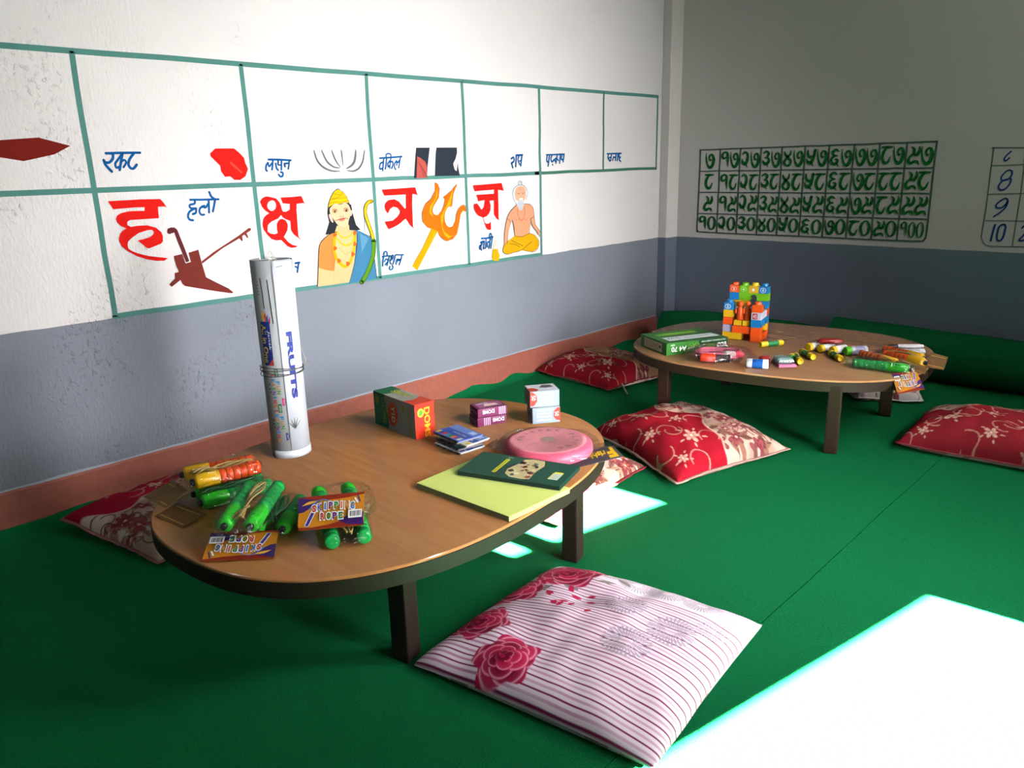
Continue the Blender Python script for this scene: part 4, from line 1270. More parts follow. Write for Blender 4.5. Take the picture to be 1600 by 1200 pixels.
def rose_stripe(u, v):
    """white cotton with wine pinstripes, magenta roses at one corner and grey dandelion discs"""
    img = np.ones(u.shape + (3,)) * srgb('e6d6e0')
    # pinstripes run across, fading towards the far edge
    st = (np.sin(v * 2 * PI * 46) > 0.25 + 0.5 * np.clip((v - 0.62) * 3, 0, 1)) & (v < 0.86 - 0.1 * u)
    img = over(img, st * (0.9 - 0.5 * vnoise(u, v, 6, 3)) * np.clip((0.95 - u * 0.4), 0, 1), 'a85a86')
    img = over(img, (np.sin(v * 2 * PI * 23 + 1) > 0.86) & (v < 0.8), '7d2450')
    for (x, y, r) in ((0.33, .93, .075), (.48, .90, .085), (.62, .90, .085), (.78, .90, .085), (.93, .90, .08), (.55, .66, .09), (.78, .60, .10), (.9, .72, .07), (.68, .42, .1)):
        d = np.hypot(u - x, v - y); th = np.arctan2(v - y, u - x)
        ray = (np.cos(th * 34) > -0.2)
        img = over(img, np.clip((r - d) / 0.006, 0, 1) * ray * (d > r * 0.25) * 0.85, 'a296a4')
    for (x, y, l, a) in ((.38, .80, .045, .4), (.43, .87, .05, -.5), (.26, .70, .055, -.3), (.16, .62, .06, 1.0), (.05, .68, .06, 2.0)):
        img = leaf(img, u, v, x, y, l, l * 0.36, a, '8d8580', '6a625e')
    for (x, y, r, s) in ((.17, .83, .16, 3), (.05, .58, .13, 8), (0.10, .28, .12, 12), (0.34, .12, .12, 15)):
        img = rose(img, u, v, x, y, r, '780a2c', 'b41c46', 'eeb0c0', s)
    r = np.random.RandomState(5)
    for k in range(13):
        img = leaf(img, u, v, .22 + .24 * r.rand(), .48 + .24 * r.rand(), .018 + .012 * r.rand(), .012, r.rand() * 6, 'b81c48')
    return img

M_ZIP = mat('d9d2c8', rough=0.7)
def cushion(corners, H, pattern, label, hem=None, N=150, seed=1, base=0.0, pinch=0.06, back='b9a79a', tie=None, clothmat=None, lift=None, power=2.4):
    """floor cushion: puffed cloth between four floor corners (u along 0-1, v along 0-3)"""
    cs = [Vector((c[0], c[1], 0)) for c in corners]
    cen = sum(cs, Vector()) / 4
    t = thing('floor_cushion', (cen.x, cen.y, base), label, 'cushion', 'floor cushions')
    us = np.linspace(-1, 1, N)
    U, Vv = np.meshgrid(us, us, indexing='ij')
    Uw = U * (1 - pinch * (1 - Vv ** 2) * np.abs(U) ** 2)
    Vw = Vv * (1 - pinch * (1 - U ** 2) * np.abs(Vv) ** 2)
    a, b = (Uw + 1) / 2, (Vw + 1) / 2
    X = np.zeros(U.shape); Y = np.zeros(U.shape)
    for c, wt in zip(cs, ((1 - a) * (1 - b), a * (1 - b), a * b, (1 - a) * b)):
        X += wt * c.x; Y += wt * c.y
    edge = np.maximum(0, (1 - np.abs(U) ** power)) * np.maximum(0, (1 - np.abs(Vv) ** power))
    th = edge ** 0.42
    r0 = seed * 7.3
    u1, v1 = (U + 1) / 2, (Vv + 1) / 2
    wr = (vnoise(u1 + 2, v1 + 2, 5.5, seed) - .5) * 0.30 + (vnoise(u1 + 1, v1 + 3, 13, seed + 1) - .5) * 0.12
    # gathers that run in from the corners
    ang = np.arctan2(Vv, U)
    fold = np.cos(ang * 14 + seed) * (np.hypot(U, Vv) / 1.41) ** 3 * 0.10
    zt = H * (0.16 + 0.84 * th * (1 + wr * 0.75) + fold * th)
    zb = H * (0.16 - 0.16 * np.minimum(1, th * 2.2))
    seamz = H * 0.16 + 0.010 * (vnoise(u1, v1, 4, seed + 4) - .5)
    if lift:
        for (lu, lv, rad, hh) in lift:
            g = hh * np.exp(-((U - lu) ** 2 + (Vv - lv) ** 2) / rad ** 2)
            zt = zt + g; zb = zb + g * 0.9; seamz = seamz + g
    border = (np.abs(U) > 0.9999) | (np.abs(Vv) > 0.9999)
    zt = np.where(border, seamz, np.maximum(zt, seamz * 0.6)); zb = np.where(border, seamz, np.maximum(zb, 0.002))
    n = N * N
    vs = np.concatenate([np.stack([X - cen.x, Y - cen.y, zt], -1).reshape(-1, 3), np.stack([X - cen.x, Y - cen.y, zb], -1).reshape(-1, 3)])
    i, j = np.meshgrid(np.arange(N - 1), np.arange(N - 1), indexing='ij')
    q = (i * N + j).ravel()
    top = np.stack([q, q + N, q + N + 1, q + 1], 1)
    bot = np.stack([q + 1, q + N + 1, q + N, q], 1) + n
    me = bpy.data.meshes.new('cover')
    me.from_pydata(vs.tolist(), [], np.concatenate([top, bot]).tolist())
    me.materials.append(clothmat or M_CLOTH)
    me.polygons.foreach_set('use_smooth', [True] * len(me.polygons))
    img = pattern(u1, v1)
    im2 = np.ones(img.shape) * srgb(back)
    im2 = over(im2, (vnoise(u1, v1, 14, seed) > 0.6) * 0.5, '7a4a48')
    c = lin(np.clip(np.concatenate([img.reshape(-1, 3), im2.reshape(-1, 3)]), 0, 1))
    at = me.color_attributes.new('print', 'FLOAT_COLOR', 'POINT')
    at.data.foreach_set('color', np.concatenate([c, np.ones((len(c), 1))], 1).astype(np.float32).ravel())
    me.update()
    # outward normals
    o = bpy.data.objects.new('cover', me)
    COL.objects.link(o)
    o.parent = t
    if (cs[1] - cs[0]).cross(cs[3] - cs[0]).z < 0:
        me.flip_normals()
    # sewn hem: a flat lip all round
    if hem:
        ring = [(k, 0) for k in range(N - 1)] + [(N - 1, k) for k in range(N - 1)] + [(k, N - 1) for k in range(N - 1, 0, -1)] + [(0, k) for k in range(N - 1, 0, -1)]
        ring = ring[::3]
        P = [V3((X[k] - cen.x, Y[k] - cen.y, seamz[k])) for k in ring]
        mb = MB()
        m = len(P)
        vs, fs = [], []
        for k, p in enumerate(P):
            d = (P[(k + 1) % m] - P[k - 1]).normalized()
            out = V3((d.y, -d.x, 0))
            if out.dot(p) < 0:
                out = -out
            w = 0.011 + 0.004 * noise.noise((k * 0.21, seed, 0))
            zz = 0.004 * noise.noise((k * 0.35, seed, 3))
            vs += [p - out * 0.004 + V3((0, 0, .0015)), p + out * w + V3((0, 0, zz + .001)), p + out * w + V3((0, 0, zz - .001)), p - out * 0.004 - V3((0, 0, .0015))]
        for k in range(m):
            k2 = (k + 1) % m
            for e in range(4):
                e2 = (e + 1) % 4
                fs.append((4 * k + e, 4 * k + e2, 4 * k2 + e2, 4 * k2 + e))
        mb.add(vs, fs, mat(hem, rough=0.85, var=0.2, bscale=60), True)
        mb.build('hem', t)
    if tie:
        mb = MB()
        mb.tube([V3(p) - V3((cen.x, cen.y, base)) for p in tie], 0.004, M_ZIP, seg=6)
        mb.build('zip_tape', t)
    return t
cushion([(0.825, -1.80), (1.35, -2.03), (1.49, -1.515), (0.95, -1.33)], 0.122, lambda u, v: damask(seed=3, split=0.54, cream='b89c8c')(v, u), 'red and cream floral cushion on the carpet between the two tables', hem='a98a7c', seed=3, N=190, lift=None)
cushion([(0.02, -1.235), (0.51, -1.28), (0.59, -0.87), (0.02, -0.75)], 0.12, lambda u, v: damask(red='8e1220', seed=6, split=0.45, cream='9c6e4c', maroon='5a2a20')(v, u), 'dark red and tan floral cushion beside the skirting of the left wall', hem='8a2a2a', seed=6, N=160, tie=[(0.50, -1.17, 0.03), (0.545, -1.205, 0.012), (0.60, -1.255, 0.006)])
cushion([(1.765, -1.20), (2.27, -1.16), (2.25, -0.70), (1.74, -0.78)], 0.135, lambda u, v: damask(red='8a1c28', seed=9, split=0.56, cream='b39a8a', maroon='5a2a2a')(v, u), 'red floral cushion on the carpet seam, beyond the far table', hem='7a2a2e', seed=9, N=170)
cushion([(0.12, -3.50), (0.56, -3.40), (0.48, -2.96), (0.03, -3.06)], 0.10, lambda u, v: damask(red='a3112e', seed=12, split=0.45, cream='dcc0b8', maroon='7c2434')(u * .75 + (1 - v) * .25, v), 'crumpled red and white floral cushion beside the near table end, against the skirting', hem='8e5a58', seed=12, N=160, lift=[(-1, -1, .5, .03)])
cushion([(0.73, -2.57), (1.255, -2.505), (1.175, -1.965), (0.67, -2.03)], 0.09, lambda u, v: damask(red='a8142a', seed=14, split=0.42, cream='ead2c0', maroon='b06a50')(v, u), 'sunlit pale floral cushion half under the near table', hem='7a2028', seed=14, N=160)
cushion([(1.405, -2.70), (1.93, -2.60), (1.99, -3.13), (1.44, -3.22)], 0.085, lambda u, v: rose_stripe(u, 1 - v), 'white pinstriped cushion with magenta roses in front of the near table leg', hem=None, seed=17, N=300, pinch=0.02, clothmat=M_CLOTH2, back='e6d8e0')
cushion([(1.43, -0.71), (1.66, -0.58), (1.56, -0.29), (1.22, -0.42)], 0.085, lambda u, v: damask(red='d8d0cc', seed=21, split=0.3, cream='cfc8c4', maroon='5a4a4a')(u, v), 'greyish white floral cushion on the carpet behind the far table', hem='d8d4d0', seed=21, N=120)

# ================================================================== THINGS ON THE NEAR TABLE
ORANGE, YELLOW, LGREEN, DGREEN, BLACK, WHITE = 'f0521e', 'f4bc1a', '34de30', '1db856', '15151a', 'f0f0ee'
M_FILM = film_mat('clear_plastic_film')
M_FILMB = film_mat('clear_plastic_film_taut', gloss=0.2, scale=18)
M_ROPE = mat('cdb06a', rough=0.6, var=0.25, bscale=300, bump=0.4)
M_ROPEG = mat('3a7a50', rough=0.6, var=0.25, bscale=300, bump=0.4)
M_ROPEP = mat('d8708a', rough=0.5, var=0.2, bscale=200, bump=0.3)

def handle(parent, p0, p1, r, head, grip, head_frac=0.36, ribs=6, rough=0.3, sticker=None):
    """skipping-rope handle from the plug end p0 to the tail p1: smooth head, ringed grip, black plug"""
    o = Vector(parent.location)
    p0, p1 = V3(p0) - o, V3(p1) - o
    d = p1 - p0
    L = d.length
    d.normalize()
    h = L * head_frac
    mb = MB()
    prof = [(h, r * 0.9)]
    gl = (L - h) / ribs
    for i in range(ribs):
        t = h + gl * i
        rr = r * (1.0 - 0.08 * i / ribs)
        prof += [(t + 0.0008, rr * 0.995), (t + gl * 0.5, rr * 1.005), (t + gl - 0.0028, rr * 0.995), (t + gl - 0.0020, rr * 0.93), (t + gl - 0.0008, rr * 0.93)]
    prof[-2:] = [(L - 0.004, r * 0.88), (L - 0.001, r * 0.72)]
    prof.append((L, r * 0.55))
    mb.lathe(p0, d, prof, mat(grip, rough=rough, spec=0.5, var=0.06), seg=22)
    gd = mat('%02x%02x%02x' % tuple(int(int(grip[q:q + 2], 16) * 0.45) for q in (0, 2, 4)), rough=0.6)
    for i in range(ribs - 1):
        t = h + gl * (i + 1) - 0.0014
        rr = r * (1.0 - 0.08 * i / ribs) * 0.955
        mb.lathe(p0, d, [(t - 0.0009, rr), (t + 0.0009, rr)], gd, seg=22, cap=False)
    g = mb.build('handle', parent)
    mb = MB()
    mb.lathe(p0, d, [(0, r * 0.55), (0.002, r * 0.85), (0.006, r), (h * 0.5, r * 1.04), (h - 0.003, r * 1.04), (h, r * 0.98)], mat(head, rough=rough, spec=0.5, var=0.05), seg=22)
    if sticker:
        u = V3((0, 0, 1)); u = (u - d * u.dot(d)).normalized(); w = d.cross(u)
        def cyl(x, y):
            a = y
            return p0 + d * x + (u * math.cos(a) + w * math.sin(a)) * (r * 1.045)
        for k in range(6):
            a0 = sticker[0] + k * 0.16
            mb.poly([(h * .18, a0), (h * .82, a0), (h * .82, a0 + .16), (h * .18, a0 + .16)], mat(sticker[1], rough=0.4), cyl)
            if k % 2:
                mb.poly([(h * .28, a0 + .03), (h * .72, a0 + .03), (h * .72, a0 + .08), (h * .28, a0 + .08)], mat('2c2c34'), lambda x, y: cyl(x, y) + (u * math.cos(y) + w * math.sin(y)) * 0.0002)
    mb.build('head', g)
    mb = MB()
    mb.lathe(p0 - d * 0.009, d, [(0, r * 0.3), (0.001, r * 0.42), (0.008, r * 0.46), (0.0095, r * 0.46)], mat(BLACK, rough=0.35, spec=0.5), seg=16)
    mb.build('plug', g)

def film_bag(parent, name, c, ax, s, seed, mt=None, wr=0.10, sq=3.2):
    """wrinkled clear bag: puffed box centred at c (world), half sizes s along ax"""
    o = Vector(parent.location)
    c = V3(c) - o
    N1, N2 = 30, 22
    vs, fs = [], []
    for i in range(N1 + 1):
        ph = -PI / 2 + PI * i / N1
        for j in range(N2 * 2):
            th = PI * j / N2
            def sp(x, e): return math.copysign(abs(x) ** e, x)
            e = 2 / sq
            x = sp(math.sin(ph), e)
            y = sp(math.cos(ph), e) * sp(math.cos(th), e)
            z = sp(math.cos(ph), e) * sp(math.sin(th), e)
            k = 1 + wr * noise.noise((x * 2.2 + seed, y * 2.6, z * 2.2)) + wr * 1.1 * noise.noise((x * 6 + seed, y * 6, z * 6))
            pinch = 1.0 - 0.35 * max(0, abs(x) - 0.55) / 0.45
            q = c + ax[0] * (x * s[0] * (1 + 0.4 * wr * noise.noise((y * 5, z * 5, seed)))) + ax[1] * (y * s[1] * k) + ax[2] * (z * s[2] * k * pinch)
            vs.append(q)
    m = N2 * 2
    for i in range(N1):
        for j in range(m):
            j2 = (j + 1) % m
            fs.append((i * m + j, i * m + j2, (i + 1) * m + j2, (i + 1) * m + j))
    # rest on the table
    zmin = parent.get('_rest', ZT) - o.z + 0.0008
    vs = [V3((v.x, v.y, max(v.z, zmin))) for v in vs]
    mb = MB()
    mb.add(vs, fs, mt or M_FILM, False)
    return mb.build(name, parent)

M_CARDO = mat('d0861e', rough=0.35, spec=0.5, var=0.08, bscale=15)
M_CARDB = mat('6e4c2a', rough=0.6, var=0.15, bscale=40)
M_PURP = mat('3b1c66', rough=0.35, spec=0.5)
M_DRED = mat('8e2414', rough=0.35, spec=0.5)
M_CYEL = mat('e8b23a', rough=0.35, spec=0.5)
M_WHT = mat('f2f2f0', rough=0.4)
def rope_card(parent, a, b, c, d, name='header_card', flip=False):
    """printed header card between four world corners: a lower-left, b lower-right, c upper-right, d upper-left"""
    o = Vector(parent.location)
    a, b, c, d = (V3(p) - o for p in (a, b, c, d))
    if flip:
        a, b, c, d = c, d, a, b
    mb = MB()
    lay = [0.0]
    def Q():
        lay[0] += 0.00012
        return quad(a, b, c, d, lay[0])
    n = (b - a).cross(d - a).normalized()
    t = 0.0009
    vs = [p for p in (a, b, c, d)] + [p - n * t for p in (a, b, c, d)]
    mb.add(vs, [(0, 1, 2, 3), (7, 6, 5, 4), (0, 4, 5, 1), (1, 5, 6, 2), (2, 6, 7, 3), (3, 7, 4, 0)], M_CARDO)
    mb.poly([(0, 1), (1, 1), (1, .93), (.7, .86), (.4, .84), (.15, .9), (0, .82)], M_DRED, Q())
    mb.poly([(0, 0), (1, 0), (1, .12), (.75, .22), (.45, .1), (.2, .05), (0, .08)], M_DRED, Q())
    mb.poly([(0, .95), (.02, .98), (.34, .84), (.2, .66), (.08, .52), (0, .5)], M_PURP, Q())
    mb.poly([(.99, .02), (.99, .40), (.9, .34), (.72, .3), (.6, .2), (.75, .06)], M_PURP, Q())
    mb.stroke([(.06, .72), (.18, .8), (.3, .84)], [.01, .08, .01], M_CYEL, Q())
    mb.stroke([(.16, .6), (.28, .82), (.4, .86), (.52, .72)], .022, mat('5a8ac8', rough=0.4), Q())
    mb.stroke([(.13, .12), (.23, .52)], .075, M_WHT, Q())
    mb.stroke([(.13, .12), (.23, .52)], .05, mat('3c2c8c', rough=0.4), Q())
    mb.stroke([(.9, .68), (.86, .82)], .03, M_WHT, Q()); mb.stroke([(.94, .7), (.9, .9)], .02, mat('3c2c8c', rough=0.4), Q())
    cols = ['c8202a', '2a6ac0', '1a7ac8', '6a2a8a', '1a8a3a', 'd85a1a', 'e08a1a', '1a7ac0']
    for i, ch in enumerate('SKIPPING'):
        x = .24 + i * .083
        y = .60 + .05 * math.sin(i * .5)
        wch = .022 if ch == 'I' else .062
        mb.text(ch, M_WHT, Q(), x, y, wch + .022, .27, bold=0.04)
        mb.text(ch, mat(cols[i], rough=0.4), Q(), x, y, wch, .215, bold=0.03)
    cols = ['c8202a', '1a8a3a', '6a2a8a', '1a8a5a']
    for i, ch in enumerate('ROPE'):
        x = .37 + i * .092
        mb.text(ch, M_WHT, Q(), x, .33 - .008 * i, .09, .26, bold=0.04)
        mb.text(ch, mat(cols[i], rough=0.4), Q(), x, .33 - .008 * i, .066, .2, bold=0.03)
    mb.poly([(.76, .2), (.97, .2), (.97, .44), (.76, .44)], M_WHT, Q())
    q = Q()
    for i in range(9):
        x = .785 + i * .019
        mb.poly([(x, .25), (x + (.009 if i % 3 else .013), .25), (x + (.009 if i % 3 else .013), .4), (x, .4)], mat('222222'), q)
    return mb.build(name, parent)

def kraft(parent, pts, name='header_card'):
    o = V3(parent.location)
    mb = MB()
    P = [V3(p) - o for p in pts]
    n = (P[1] - P[0]).cross(P[3] - P[0]).normalized()
    mb.add(P + [p - n * .0009 for p in P], [(0, 1, 2, 3), (7, 6, 5, 4), (0, 4, 5, 1), (1, 5, 6, 2), (2, 6, 7, 3), (3, 7, 4, 0)], M_CARDB)
    mb.stroke([(.08, .15), (.92, .12)], .05, mat('b8843a', rough=.5), quad(P[0], P[1], P[2], P[3], .0004))
    mb.stroke([(.1, .8), (.9, .85)], .04, mat('a89a3a', rough=.5), quad(P[0], P[1], P[2], P[3], .0004))
    mb.build(name, parent)
def rope_coil(parent, pts_list, mt, r=0.0022):
    o = Vector(parent.location)
    mb = MB()
    for pts in pts_list:
        mb.tube([V3(p) - o for p in pts], r, mt, seg=6, n=5)
    return mb.build('rope', parent)

def lerp(a, b, t):
    return V3(a) * (1 - t) + V3(b) * t

def pack(label, hs, r, cols, rope_mt, bag_pad=0.012, seed=1, sticker=None, film=None, rest=ZT, bag_h=None, tail=0.03):
    """a bagged skipping rope: two handles side by side with the coiled cord between them"""
    (a0, a1), (b0, b1) = hs
    c = (V3(a0) + V3(a1) + V3(b0) + V3(b1)) / 4
    t = thing('skipping_rope_pack', (c.x, c.y, rest), label, 'skipping rope', 'bagged skipping ropes')
    t['_rest'] = rest
    handle(t, a0, a1, r, *cols)
    handle(t, b0, b1, r, *cols, sticker=sticker)
    d = ((V3(a1) - V3(a0)) + (V3(b1) - V3(b0))).normalized()
    side = (V3(b0) + V3(b1) - V3(a0) - V3(a1)) / 2
    side = (side - d * side.dot(d))
    sw = side.length
    side.normalize()
    up = d.cross(side)
    if up.z < 0:
        up = -up
    L = (V3(a1) - V3(a0)).length
    loops = []
    for k in range(4):
        o = (k - 1.5) * 0.0042
        lift = r * 0.75 + 0.002 * (k % 2)
        P = []
        for i in range(9):
            f = i / 8
            P.append(c + d * (L * (f - 0.5) * 0.9) + side * (o + sw * 0.10 * math.sin(f * 7 + k * 0.8)) + up * (lift + 0.003 * math.sin(f * 9 + k)))
        loops.append(P)
    loops.append([c - d * L * 0.46 + side * sw * 0.3 + up * r * 0.4, c - d * L * 0.36 + up * r * 1.0, c - d * L * 0.2 + side * sw * 0.16 + up * r, c - d * L * 0.36 - side * sw * 0.2 + up * r * 0.8, c - d * L * 0.47 - side * sw * 0.3 + up * r * 0.3])
    rope_coil(t, loops, rope_mt)
    film_bag(t, 'plastic_bag', c + up * 0.002 - d * tail * 0.5, (d, side, up), (L / 2 + bag_pad + tail * 0.5, sw / 2 + r + bag_pad * 0.6, (bag_h or r + 0.006)), seed, film)
    return t, c, d, side, up

# ---- left stack: green pack below, orange pack on top
G1 = pack('green skipping rope bag lying under the orange one at the near table end', [((0.905, -3.400, ZT + .020), (0.935, -3.235, ZT + .020)), ((0.842, -3.388, ZT + .020), (0.872, -3.228, ZT + .020))], 0.0175, (LGREEN, DGREEN), M_ROPEG, seed=3)
kraft(G1[0], [(0.850, -3.490, ZT + .002), (0.962, -3.474, ZT + .002), (0.955, -3.415, ZT + .012), (0.842, -3.43, ZT + .012)])
G2 = pack('orange skipping rope bag with yellow heads on top of a green one', [((0.872, -3.398, ZT + .062), (0.893, -3.240, ZT + .058)), ((0.800, -3.392, ZT + .060), (0.838, -3.228, ZT + .056))], 0.0180, (YELLOW, ORANGE), M_ROPE, seed=8, rest=ZT + .0385, sticker=(-1.6, '8f9296'))
kraft(G2[0], [(0.765, -3.480, ZT + .022), (0.875, -3.472, ZT + .022), (0.872, -3.417, ZT + .046), (0.775, -3.408, ZT + .046)])
# ---- middle stack: two green packs
G3 = pack('green skipping rope bag mostly hidden under another green one, its dark cord showing', [((1.172, -3.345, ZT + .0185), (1.065, -3.235, ZT + .0185)), ((1.130, -3.385, ZT + .0185), (1.022, -3.270, ZT + .0185))], 0.0165, (LGREEN, DGREEN), M_ROPEG, seed=13)
G4 = pack('topmost green skipping rope bag whose printed card lies upside down on the near table', [((1.136, -3.456, ZT + .055), (0.985, -3.315, ZT + .058)), ((1.180, -3.420, ZT + .055), (1.038, -3.272, ZT + .058))], 0.0165, (LGREEN, DGREEN), M_ROPE, seed=17, rest=ZT + .036, sticker=(-2.2, 'd8e0e4'))
rope_card(G4[0], (1.186, -3.362, ZT + .026), (1.094, -3.468, ZT + .030), (1.152, -3.520, ZT + .004), (1.250, -3.412, ZT + .004))
# ---- right pack with its card standing up
G5 = pack('green skipping rope bag with its printed card standing upright facing the camera', [((1.150, -3.226, ZT + .020), (1.312, -3.310, ZT + .0185)), ((1.180, -3.165, ZT + .020), (1.344, -3.252, ZT + .0185))], 0.0165, (LGREEN, DGREEN), M_ROPE, seed=23)
handle(G5[0], (1.118, -3.218, ZT + .048), (1.215, -3.262, ZT + .050), 0.0165, LGREEN, DGREEN)
handle(G5[0], (1.150, -3.160, ZT + .048), (1.245, -3.205, ZT + .050), 0.0165, LGREEN, DGREEN)
film_bag(G5[0], 'plastic_bag', (1.205, -3.195, ZT + .045), (V3((.9, -.4, 0)).normalized(), V3((.4, .9, 0)).normalized(), V3((0, 0, 1))), (0.082, 0.056, 0.027), 31)
rope_card(G5[0], (1.250, -3.352, ZT + .042), (1.333, -3.245, ZT + .042), (1.256, -3.184, ZT + .076), (1.173, -3.300, ZT + .076))

# ---- rolled wall charts standing upright
def wall_roll():
    cx, cy = 0.716, -3.052
    H = 0.545
    t = thing('rolled_chart', (cx, cy, ZT), 'tall white roll of printed wall charts tied with string on the near table', 'poster roll')
    Mp = mat('d2d8de', rough=0.35, spec=0.5, var=0.02)
    Mg = mat('b9bdbf', rough=0.4, spec=0.45, var=0.04)
    # camera-facing direction
    a_cam = math.atan2(-4.0938 - cy, 2.6 - cx)
    def sheet(name, r0, r1, a0, a1, z0, z1, mt, n=90, taper=0.0):
        mb = MB()
        vs, fs = [], []
        for i in range(n + 1):
            f = i / n
            a = a0 + (a1 - a0) * f
            r = r0 + (r1 - r0) * f
            for (z, k) in ((z0, 1.0), ((z0 + z1) / 2, 1.0 + taper * .4), (z1, 1.0 + taper)):
                vs.append((math.cos(a) * r * k, math.sin(a) * r * k, z))
            for (z, k) in ((z0, 1.0), ((z0 + z1) / 2, 1.0 + taper * .4), (z1, 1.0 + taper)):
                vs.append((math.cos(a) * (r * k - .0006), math.sin(a) * (r * k - .0006), z))
        for i in range(n):
            b, c = i * 6, (i + 1) * 6
            fs += [(b, c, c + 1, b + 1), (b + 1, c + 1, c + 2, b + 2), (b + 4, c + 4, c + 3, b + 3), (b + 5, c + 5, c + 4, b + 4), (b + 2, c + 2, c + 5, b + 5), (b + 3, c + 3, c, b)]
        e = n * 6
        fs += [(0, 1, 4, 3), (1, 2, 5, 4), (e + 1, e, e + 3, e + 4), (e + 2, e + 1, e + 4, e + 5)]
        mb.add(vs, fs, mt, True)
        return mb
    R = 0.0525
    def on(rr, zt=0.0):
        """print space: x = arc length to the right of the camera line, y = height"""
        def f(x, y):
            a = a_cam + x / R
            k = rr * (1 + 0.05 * (y / H))
            return V3((math.cos(a) * k, math.sin(a) * k, y))
        return f
    # inner coils
    mb = sheet('c', 0.020, 0.049, 0.4, 0.4 + 2 * PI * 4.2, 0.004, H - 0.006, Mg, n=260, taper=0.05)
    mb.build('inner_coil', t)
    # printed learning-kit sheet: wraps the left and middle
    mb = sheet('c', 0.0505, 0.0512, a_cam - 2.6, a_cam + 1.2, 0.002, H - 0.001, Mg, taper=0.05)
    f1 = on(0.0521); f2 = on(0.0524)
    NAVY, RD, YL = mat('1c2a74', rough=.4), mat('d23a2a', rough=.4), mat('e8c63a', rough=.4)
    mb.stroke([(-.032, .50), (-.030, .46), (-.029, .42)], .0022, mat('161616'), f1)
    mb.stroke([(-.014, .495), (-.012, .44), (-.010, .38)], .0022, mat('161616'), f1)
    for k in range(5):
        mb.stroke([(-.044, .49 - k * .008), (-.040, .488 - k * .008)], .0016, mat('555555'), f1)
    for k, c in enumerate(('e8b23a', 'd23a2a', '2a5a9c', 'c83a6a')):
        mb.poly([(-.040 + k * .006, .405 - k * .006), (-.034 + k * .006, .415 - k * .005), (-.030 + k * .004, .39 - k * .004), (-.036 + k * .004, .385)], mat(c, rough=.4), f1)
    for k in range(8):
        x = -.0475 + k * .00345
        mb.poly([(x, .385), (x + .00345, .385), (x + .00345, .265), (x, .265)], NAVY, f1)
    for k in range(5):
        x = -.036 + k * .0032
        mb.poly([(x, .265), (x + .0032, .265), (x + .0032, .265 + .004 * (k + 1)), (x, .265 + .004 * k)], RD, f2)
    mb.text('Janak', M_WHT, f2, -.0255, .335, .055, .008, rot=1, shear=.2)
    mb.text('All in One', YL, f2, -.0385, .325, .105, .0135, rot=1, bold=.02)
    grn = mat('1a6a3a', rough=.4)
    rain = ['d23a2a', '2a8ac8', 'e08a1a', '3a9a3a', '8a3a9a', '2a8ac8', 'd23a2a', 'e08a1a']
    for zz in (.205, .105):
        mb.poly([(-.022, zz + .052), (-.012, zz + .052), (-.012, zz + .028), (-.022, zz + .028)], grn, f1)
        mb.text('JED', M_WHT, f2, -.017, zz + .040, .018, .006, rot=1)
        for i, ch in enumerate('FUN'):
            mb.text(ch, mat(rain[(i + 1) % 8], rough=.4), f2, -.0150, zz + .012 - i * .0135, .010, .0105, rot=1, bold=.03)
        for i, ch in enumerate('LEARNING'):
            mb.text(ch, mat(rain[i], rough=.4), f2, -.0285, zz + .030 - i * .0118, .009 if ch != 'I' else .004, .0105, rot=1, bold=.03)
        for i, ch in enumerate('KIT'):
            mb.text(ch, mat('3a3a46', rough=.4), f2, -.0405, zz + .005 - i * .010, .008 if ch != 'I' else .003, .007, rot=1, bold=.02)
        pc = [(-.009 + .0085 * math.cos(a), zz - .042 + .0115 * math.sin(a)) for a in np.linspace(-PI / 2, PI / 2, 14)]
        mb.poly(pc, mat('c8287a' if zz > .15 else '2a2a6a', rough=.4), f1)
        mb.text('JED', M_WHT, f2, -.0045, zz - .042, .012, .0035, rot=1)
    mb.poly([(.018, .30), (.0185, .30), (.0185, .03), (.018, .03)], mat('8a8e90'), f1)
    mb.build('printed_sheet', t)
    # outermost white sheet with the fruit heading: right side
    mb = sheet('c', 0.0530, 0.0540, a_cam + 0.02, a_cam + 2.9, 0.0, H - 0.004, Mp, taper=0.05)
    g1 = on(0.0548); g2 = on(0.0550)
    mb.text('FRUITS', mat('23318c', rough=.4), g1, .026, .262, .185, .0165, rot=1, bold=.05)
    for i in range(5):
        a = -0.9 + i * .45
        mb.stroke([(.017, .085), (.017 + .02 * math.sin(a), .085 + .03 * math.cos(a))], [.003, .0008], mat('4a4e52'), g1)
    mb.text('LEARN AND COLOUR', mat('333333'), g1, .028, .016, .03, .003)
    mb.stroke([(.012, .527), (.026, .529)], .0012, mat('6a6e72'), g1)
    mb.build('cover_sheet', t)
    # lower flared edge of an inner sheet
    mb = sheet('c', 0.0556, 0.0556, a_cam - 0.9, a_cam + 2.6, 0.0, 0.022, Mp)
    mb.build('bottom_edge', t)
    # string ties
    mb = MB()
    for k, (z, tl) in enumerate(((.238, .004), (.243, -.006), (.248, .002), (.251, .008))):
        P = [(math.cos(a) * .0572, math.sin(a) * .0572, z + tl * math.sin(a + k)) for a in np.linspace(0, 2 * PI, 26)[:-1]]
        mb.tube(P, 0.0011, mat('4a4a48', rough=.7), seg=6, n=2, closed=True)
    e = a_cam + 1.35
    kx, ky = math.cos(e), math.sin(e)
    mb.tube([(kx * .057, ky * .057, .248), (kx * .066, ky * .066, .262), (kx * .060, ky * .060, .285), (kx * .058, ky * .058, .30)], .0008, mat('b8b4aa'), seg=5)
    mb.tube([(kx * .057, ky * .057, .246), (kx * .070, ky * .070, .262), (kx * .080, ky * .080, .258)], .0008, mat('7a766c'), seg=5)
    mb.build('string', t)
    # crumpled film poking out at the top
    mb = MB()
    N = 12
    vs, fs = [], []
